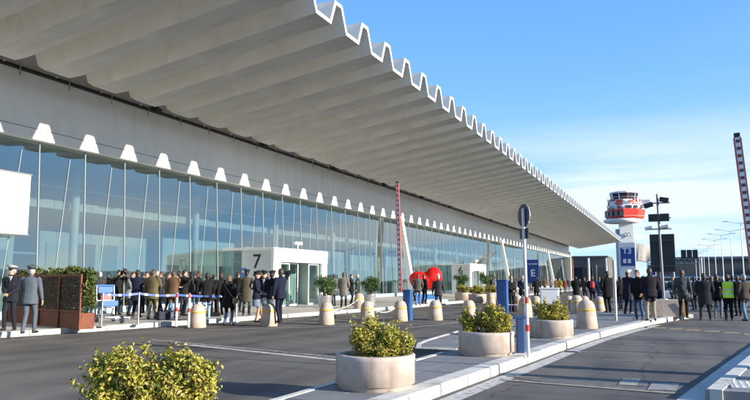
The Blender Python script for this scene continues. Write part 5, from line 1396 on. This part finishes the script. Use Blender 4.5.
# press crowd
person(at(98, 317), 60, 'grey-haired person in charcoal jacket and pale blue jeans by the trolley', CHAR, LJEANS, 'grey', 'short', 1.74, 'phone', 0.76, group=PRESS)
person(at(90, 314), 30, 'person in black partly hidden by the trellis ivy', BLACK, NAVY, 'brown', 'short', 1.72, 'pocket', 0.76, group=PRESS)
person(at(117, 315), 250, 'operator in black with a camera on the shoulder, behind the trolley', BLACK, CHAR, 'black', 'short', 1.82, 'camera', 0.78, group=PRESS)
person(at(128, 316), 285, 'person in pale grey jacket turned towards the navy coat', (0.15, 0.16, 0.18), NAVY, 'brown', 'short', 1.74, 'phone', 0.78, lean=10, group=PRESS)
person(at(136, 317.5), 20, 'person in long navy coat and dark trousers behind the tape post', (0.014, 0.017, 0.035), NAVY, 'black', 'short', 1.80, 'crossed', 0.62, group=PRESS, build=1.08)
person(at(151.5, 319), 10, 'person in olive parka and khaki trousers seen from behind at the tape', OLIVE, KHAKI, 'brown', 'short', 1.80, 'phone', 0.70, group=PRESS, build=1.1, stride=0.12)
person(at(146, 313), 200, 'person in dark clothes half hidden behind the olive parka', (0.05, 0.035, 0.025), BLACK, 'chestnut', 'short', 1.74, 'camera', 0.78, group=PRESS)
person(at(160, 313.5), 150, 'person in charcoal behind the olive parka, hands raised', CHAR, NAVY, 'brown', 'short', 1.76, 'camera', 0.78, group=PRESS)
person(at(172, 318.5), 15, 'person in mottled brown jacket and blue jeans seen from behind', (0.11, 0.065, 0.038), JEANS, 'brown', 'short', 1.76, 'crossed', 0.76, group=PRESS, build=1.1)
person(at(183, 316), 300, 'person in black bomber filming beside the brown jacket', BLACK, NAVY, 'black', 'short', 1.80, 'camera', 0.80, group=PRESS)
person(at(206, 321, 0.02), 40, 'person in black jacket, light blue jeans and tan boots at the tape', BLACK, LJEANS, 'black', 'short', 1.80, 'reach', 0.82, group=PRESS, shoe=mat('boot_tan', TAN, 0.6), stride=0.24)
person(at(214, 318, 0.02), 55, 'person in dark coat bending forward over the tape', CHAR, BLACK, 'black', 'short', 1.76, 'reach', 0.76, lean=28, nod=15, group=PRESS)
person(at(198, 313), 110, 'dark-clothed camera operator behind the tan boots', BLACK, BLACK, 'brown', 'short', 1.78, 'camera', 0.78, group=PRESS)
person(at(228, 325.5, 0), 10, 'woman with long wavy hair, black coat, jeans and tan shoulder bag', BLACK, (0.09, 0.16, 0.26), 'chestnut', 'long', 1.72, 'pocket', 0.62, group=PRESS, bag=('shoulder_bag', TAN, 'tan shoulder bag worn across the black coat'), stride=0.14)
EXTRA = [(107, 312, BLACK, CHAR, 'black', 1.74, 'phone', 200, 'person in black coat between the trolley and the camera operator'), (124, 311, CHAR, NAVY, 'brown', 1.80, 'camera', 320, 'tall person in charcoal deep in the press crowd behind the grey jacket'),
         (141, 310.5, (0.02, 0.03, 0.06), JEANS, 'brown', 1.78, 'crossed', 30, 'person in dark blue anorak and jeans deep in the press crowd'), (156, 311, (0.05, 0.05, 0.05), BLACK, 'grey', 1.82, 'down', 20, 'grey-haired person in charcoal deep in the press crowd'),
         (167, 312, (0.08, 0.05, 0.03), BLACK, 'black', 1.75, 'camera', 330, 'person in dark brown coat next to the mottled brown jacket'), (178, 311.5, (0.015, 0.02, 0.025), CHAR, 'brown', 1.82, 'camera', 350, 'tall person in black behind the red and white post'),
         (191, 312.5, CHAR, JEANS, 'black', 1.76, 'camera', 30, 'person in charcoal and jeans behind the tripod camera'), (220, 315, BLACK, CHAR, 'brown', 1.70, 'phone', 60, 'small person in black beside the woman with the tan bag'), (237, 312, (0.02, 0.02, 0.022), BLACK, 'black', 1.76, 'down', 350, 'person in black standing by the blue notice')]
for px, py, tcol, lcol, hr_, hh_, ar, yw, lb in EXTRA:
    person(at(px, py), yw, lb, tcol, lcol, hr_, 'short', hh_, ar, 0.76, group=PRESS, build=1.05, vox=0.024)
# uniformed group in front of entrance 7
person(at(246, 315.5), 20, 'person in long olive-brown coat facing entrance 7', (0.075, 0.068, 0.05), BLACK, 'black', 'short', 1.80, 'hip', 0.52, group=UG, cap=(CAPD, CAPD))
person(at(256, 322.5), 290, 'woman in navy jacket and grey-blue skirt turned to her colleagues', NAVY, (0.30, 0.19, 0.14), 'brown', 'bun', 1.70, 'clasp', 0.84, skirt=(0.15, 0.18, 0.23), legskin=True, group=UG, stride=0.06, spread=0.07, build=0.92, cap=(CAPD, CAPD))
person(at(264, 320), 185, 'woman in navy uniform with white shirt facing the road, hands clasped', NAVY, (0.30, 0.19, 0.14), 'blond', 'bun', 1.72, 'clasp', 0.84, skirt=(0.15, 0.18, 0.23), legskin=True, shirt=(0.7, 0.7, 0.7), group=UG, stride=0.05, spread=0.07, build=0.92, cap=(CAPD, CAPD))
person(at(271.5, 321.5), 5, 'woman in navy jacket and pale skirt seen from behind', NAVY, (0.30, 0.19, 0.14), 'black', 'bun', 1.71, 'down', 0.82, skirt=(0.17, 0.20, 0.25), legskin=True, group=UG, stride=0.05, spread=0.07, build=0.95, cap=(CAPD, CAPD))
person(at(280, 322.5), 70, 'man in dark suit at the jamb side of the uniformed group', NAVY, NAVY, 'brown', 'short', 1.80, 'ear', 0.76, group=UG, stride=0.16)
person(at(262, 313), 190, 'dark-clothed man behind the uniformed women', BLACK, BLACK, 'black', 'short', 1.84, 'down', 0.78, group=UG)
# by the metal pots
person(at(334, 306), 60, 'person in grey half hidden behind the clipped shrub at entrance 7', (0.13, 0.12, 0.11), CHAR, 'brown', 'short', 1.74, 'pocket', 0.8)
person(at(343.5, 308), 15, 'man in long grey coat and black trousers between the metal pots', (0.16, 0.145, 0.13), BLACK, 'brown', 'short', 1.80, 'pocket', 0.60)
person(at(351, 305), 280, 'person in black between the two metal pots', BLACK, BLACK, 'brown', 'short', 1.74, 'phone', 0.78)
person(at(357.5, 304), 110, 'grey-haired person in dark green beside the far metal pot', (0.03, 0.045, 0.045), NAVY, 'grey', 'short', 1.76, 'down', 0.78)
# by the balloon
person(at(418, 305.5), 20, 'person in grey jacket and bright blue jeans before the red balloon', (0.09, 0.085, 0.08), (0.07, 0.18, 0.45), 'brown', 'short', 1.76, 'pocket', 0.80)
person(at(424, 304), 330, 'person in black beside the bright blue jeans, at the red balloon', BLACK, BLACK, 'black', 'short', 1.74, 'down', 0.78)
person(at(415, 301), 100, 'person in dark clothes half hidden by the tall blue post', CHAR, NAVY, 'brown', 'short', 1.70, 'down', 0.78)
person(at(438.5, 311, 0), 10, 'man in charcoal suit standing alone facing the red balloon', (0.045, 0.045, 0.05), (0.04, 0.04, 0.045), 'grey', 'short', 1.82, 'down', 0.74, stride=0.16)
person(at(491.5, 298), 120, 'person in dark clothes before the door of entrance 6', CHAR, NAVY, 'black', 'short', 1.72, 'down', 0.8)
# two suits by the sign pole
person(at(511.5, 311.5, 0), 220, 'man in black suit next to the tall blue cabinet', BLACK, BLACK, 'brown', 'short', 1.80, 'clasp', 0.74, shirt=(0.65, 0.65, 0.65))
person(at(523, 309, 0), 200, 'balding man in dark suit behind the banded sign pole', NAVY, NAVY, 'grey', 'bald', 1.82, 'clasp', 0.74, shirt=(0.65, 0.65, 0.65))
person(at(537, 303.5, 0), 30, 'person in black behind the blue letter E sign pole and shrub', BLACK, BLACK, 'black', 'short', 1.76, 'down', 0.74)
# people between bollards and totem
person(at(576.5, 301, 0), 10, 'person in long black coat near the cluster of bollards', BLACK, BLACK, 'black', 'short', 1.82, 'pocket', 0.45, build=1.15)
person(at(593, 304, 0), 5, 'person carrying a red backpack, seen from behind', NAVY, NAVY, 'brown', 'short', 1.80, 'pocket', 0.76, bag=('backpack', (0.42, 0.05, 0.06), 'red backpack worn over a dark jacket'), build=1.1)
person(at(600, 304, 0), 340, 'person in denim-blue jacket right beside the red backpack', (0.06, 0.11, 0.20), (0.07, 0.13, 0.25), 'brown', 'short', 1.76, 'down', 0.76)
person(at(608.5, 312.5), 30, 'person in black coat beside the slim grey post', BLACK, BLACK, 'black', 'short', 1.80, 'pocket', 0.64, build=1.12)
person(at(628, 314), 320, 'officer in dark long coat and white cap by the totem sign', NAVY, NAVY, 'brown', 'short', 1.82, 'clasp', 0.55, cap=(CAPW, CAPW), lean=6, group=RG)
person(at(640, 319.5), 150, 'person in black jacket and blue jeans facing the road', BLACK, (0.05, 0.09, 0.18), 'brown', 'short', 1.78, 'pocket', 0.78, lean=5, group=RG)
person(at(651.5, 321), 15, 'man in dark jacket and khaki trousers before the concrete block', (0.018, 0.016, 0.022), KHAKI, 'brown', 'short', 1.84, 'pocket', 0.80, spread=0.13, group=RG, build=1.08)
person(at(684, 318.5), 350, 'person in grey-green jacket and black trousers beside the concrete block', (0.06, 0.075, 0.075), BLACK, 'brown', 'short', 1.80, 'down', 0.82, group=RG, bag=('backpack', (0.04, 0.05, 0.055), 'dark rounded backpack on the grey-green jacket'))
person(at(706, 320.5, 0), 5, 'man in long dark overcoat with legs apart, seen from behind', (0.02, 0.022, 0.028), (0.025, 0.026, 0.03), 'brown', 'short', 1.82, 'pocket', 0.58, spread=0.17, group=RG, build=1.15)
person(at(718.5, 318, 0), 340, 'person in black top and grey-blue jeans beside the high-visibility vest', BLACK, (0.13, 0.15, 0.19), 'black', 'short', 1.78, 'crossed', 0.82, group=RG)
person(at(729.5, 320.5, 0), 5, 'worker in bright yellow high-visibility vest seen from behind', BLACK, BLACK, 'brown', 'short', 1.78, 'crossed', 0.84, group=RG, build=1.12,
       vest=mat('hivis', (0.62, 0.92, 0.05), 0.6, 0, 0.06, 6))
person(at(739, 316, 0), 20, 'person in black behind the high-visibility vest', BLACK, BLACK, 'brown', 'short', 1.76, 'down', 0.78, group=RG)
person(at(746, 321, 0), 40, 'person in brown leather jacket and blue jeans at the end of the gathering', (0.05, 0.04, 0.035), (0.11, 0.18, 0.27), 'grey', 'short', 1.78, 'pocket', 0.82, group=RG, stride=0.25)
person(at(695, 310, 0), 30, 'person in dark blue glimpsed between the overcoat and the grey-green jacket', NAVY, NAVY, 'black', 'short', 1.72, 'down', 0.76, group=RG)
for px, py, tcol, lcol, hr_, hh_, yw, lb in ((661, 311, NAVY, NAVY, 'black', 1.78, 20, 'person in navy behind the camera mast'), (713, 312, CHAR, BLACK, 'brown', 1.76, 330, 'person in charcoal glimpsed behind the long dark overcoat'), (734, 311, (0.05, 0.06, 0.09), NAVY, 'black', 1.78, 10, 'person in slate blue between the vest and the leather jacket'), (724, 309, BLACK, JEANS, 'grey', 1.74, 40, 'grey-haired person in black farther behind the vest'),
        (674, 307, (0.04, 0.05, 0.06), BLACK, 'brown', 1.76, 200, 'person in dark slate behind the concrete block'), (621, 309, BLACK, NAVY, 'black', 1.74, 40, 'person in black between grey post and white-capped officer'), (585, 300, (0.06, 0.05, 0.05), BLACK, 'brown', 1.76, 340, 'person in dark brown between black coat and red backpack'), (645, 311, CHAR, NAVY, 'brown', 1.76, 190, 'person in charcoal facing the road behind the khaki trousers')):
    person(at(px, py, 0), yw, lb, tcol, lcol, hr_, 'short', hh_, 'pocket', 0.74, group=RG, build=1.05, vox=0.026)
# far crowd
FC = [(545, 293, (0.17, 0.13, 0.08)), (551, 294, (0.10, 0.08, 0.07)), (556, 292.5, (0.13, 0.06, 0.04)), (560, 295, (0.38, 0.30, 0.05)), (565, 293, (0.12, 0.035, 0.03)), (569, 292, (0.06, 0.06, 0.07)), (584, 292.5, (0.06, 0.05, 0.05)), (588, 291.5, (0.25, 0.2, 0.15)),
      (541, 291.5, (0.05, 0.05, 0.06)), (556, 290.5, (0.05, 0.05, 0.07)), (573, 290.5, (0.3, 0.28, 0.25)), (580, 290, (0.05, 0.06, 0.1)), (516, 294, (0.08, 0.09, 0.08)), (530, 293, (0.06, 0.06, 0.06)), (613, 296, (0.04, 0.04, 0.05)), (619, 298, (0.05, 0.07, 0.05)), (604, 293, (0.16, 0.07, 0.045)), (622, 301, (0.03, 0.04, 0.05))]
FCL = {3: 'person in bright yellow jacket in the far crowd', 0: 'person in tan coat in the far crowd', 2: 'person in rust-brown jacket in the far crowd', 4: 'person in dark red top in the far crowd', 10: 'person in pale beige coat in the far crowd', 11: 'person in dark blue coat in the far crowd', 16: 'person in orange-brown coat by the far pillars'}
for i, (px, py, colr) in enumerate(FC):
    person(at(px, py, 0), random.uniform(0, 360), FCL.get(i, 'small dark-clothed person in the far crowd'), colr, random.choice([NAVY, BLACK, JEANS]), random.choice(['black', 'brown', 'grey']), random.choice(['short', 'short', 'long']), random.uniform(1.66, 1.82), random.choice(['down', 'pocket', 'phone']), 0.78, vox=0.035, group='far crowd under the canopy')
finish_people()

# press equipment
def tv_camera(pos, rz, h, label, tripod):
    t = thing('video_camera', label, 'camera', pos, R(rz), 'press video cameras')
    q = MB(); q.box((0, 0.02, h), (0.13, 0.36, 0.20)); q.build('body', DARK, t, None, 0.015)
    q = MB(); q.tube((0, 0.18, h), (0, 0.36, h), 0.055, 0.07, 12); q.build('lens', RUB, t)
    q = MB(); q.box((-0.1, 0.08, h + 0.08), (0.06, 0.16, 0.06)); q.build('viewfinder', DARK, t)
    q = MB(); q.box((0, 0.04, h + 0.17), (0.03, 0.26, 0.03)); q.tube((0, -0.06, h + 0.1), (0, -0.06, h + 0.17), 0.012); q.tube((0, 0.14, h + 0.1), (0, 0.14, h + 0.17), 0.012); q.build('handle', DARK, t)
    q = MB(); q.tube((0.08, 0.1, h + 0.12), (0.08, 0.42, h + 0.13), 0.02); q.build('microphone', RUB, t)
    if tripod:
        for a in (90, 210, 330):
            q = MB(); q.tube((0.04 * math.cos(R(a)), 0.04 * math.sin(R(a)), h - 0.16), (0.42 * math.cos(R(a)), 0.42 * math.sin(R(a)), 0.0), 0.02, 0.014, 6); q.build('tripod_leg', DARK, t)
        q = MB(); q.tube((0, 0, h - 0.2), (0, 0, h - 0.1), 0.05); q.build('tripod_head', DARK, t)
tv_camera(at(190.5, 317.5), 20, 1.62, 'black video camera on a tripod beside the black bomber jacket', True)
tv_camera(at(213, 315), 60, 1.45, 'black video camera on a tripod beside the bending person', True)
tv_camera(at(122, 315) + Vector((0, 0, 0)), 250, 1.70, 'black video camera on a tripod behind the trolley', True)
tv_camera(at(165, 315), 40, 1.55, 'black video camera on a tripod between the olive parka and brown jacket', True)
# small blue notice by the entrance
c = at(243.5, 309)
t = thing('notice_stand', 'small blue notice on a thin stand left of entrance 7', 'sign', c, R(-10))
q = MB(); q.box((0, 0, 1.75), (0.36, 0.03, 0.5)); q.build('board', mat('notice_blue', (0.05, 0.2, 0.6), 0.5), t)
q = MB(); q.box((0, -0.02, 1.82), (0.26, 0.01, 0.1)); q.build('print', WHITE, t)
q = MB(); q.tube((0, 0, 0.02), (0, 0, 1.5), 0.02); q.build('pole', STEEL, t)
q = MB(); q.lathe([(0.18, 0), (0.18, 0.02), (0.03, 0.04)], n=14); q.build('foot', STEEL, t)

def equipment_bag(pos, rz, colr, label):
    t = thing('equipment_bag', label, 'bag', pos, R(rz), 'press bags on the pavement'); m = cloth(colr)
    q = MB(); q.box((0, 0, 0.15), (0.52, 0.26, 0.30)); q.build('body', m, t, None, 0.06)
    q = MB(); q.path([(-0.16, 0, 0.29), (-0.12, 0, 0.40), (0.12, 0, 0.40), (0.16, 0, 0.29)], 0.014); q.build('handle', m, t)
equipment_bag(at(216, 319.5, 0.0) + Vector((0.1, -0.3, 0)), 30, BLACK, 'black equipment bag on the ground by the bending person')
equipment_bag(at(163, 320), 80, (0.03, 0.035, 0.05), 'dark blue equipment bag on the pavement by the brown jacket')
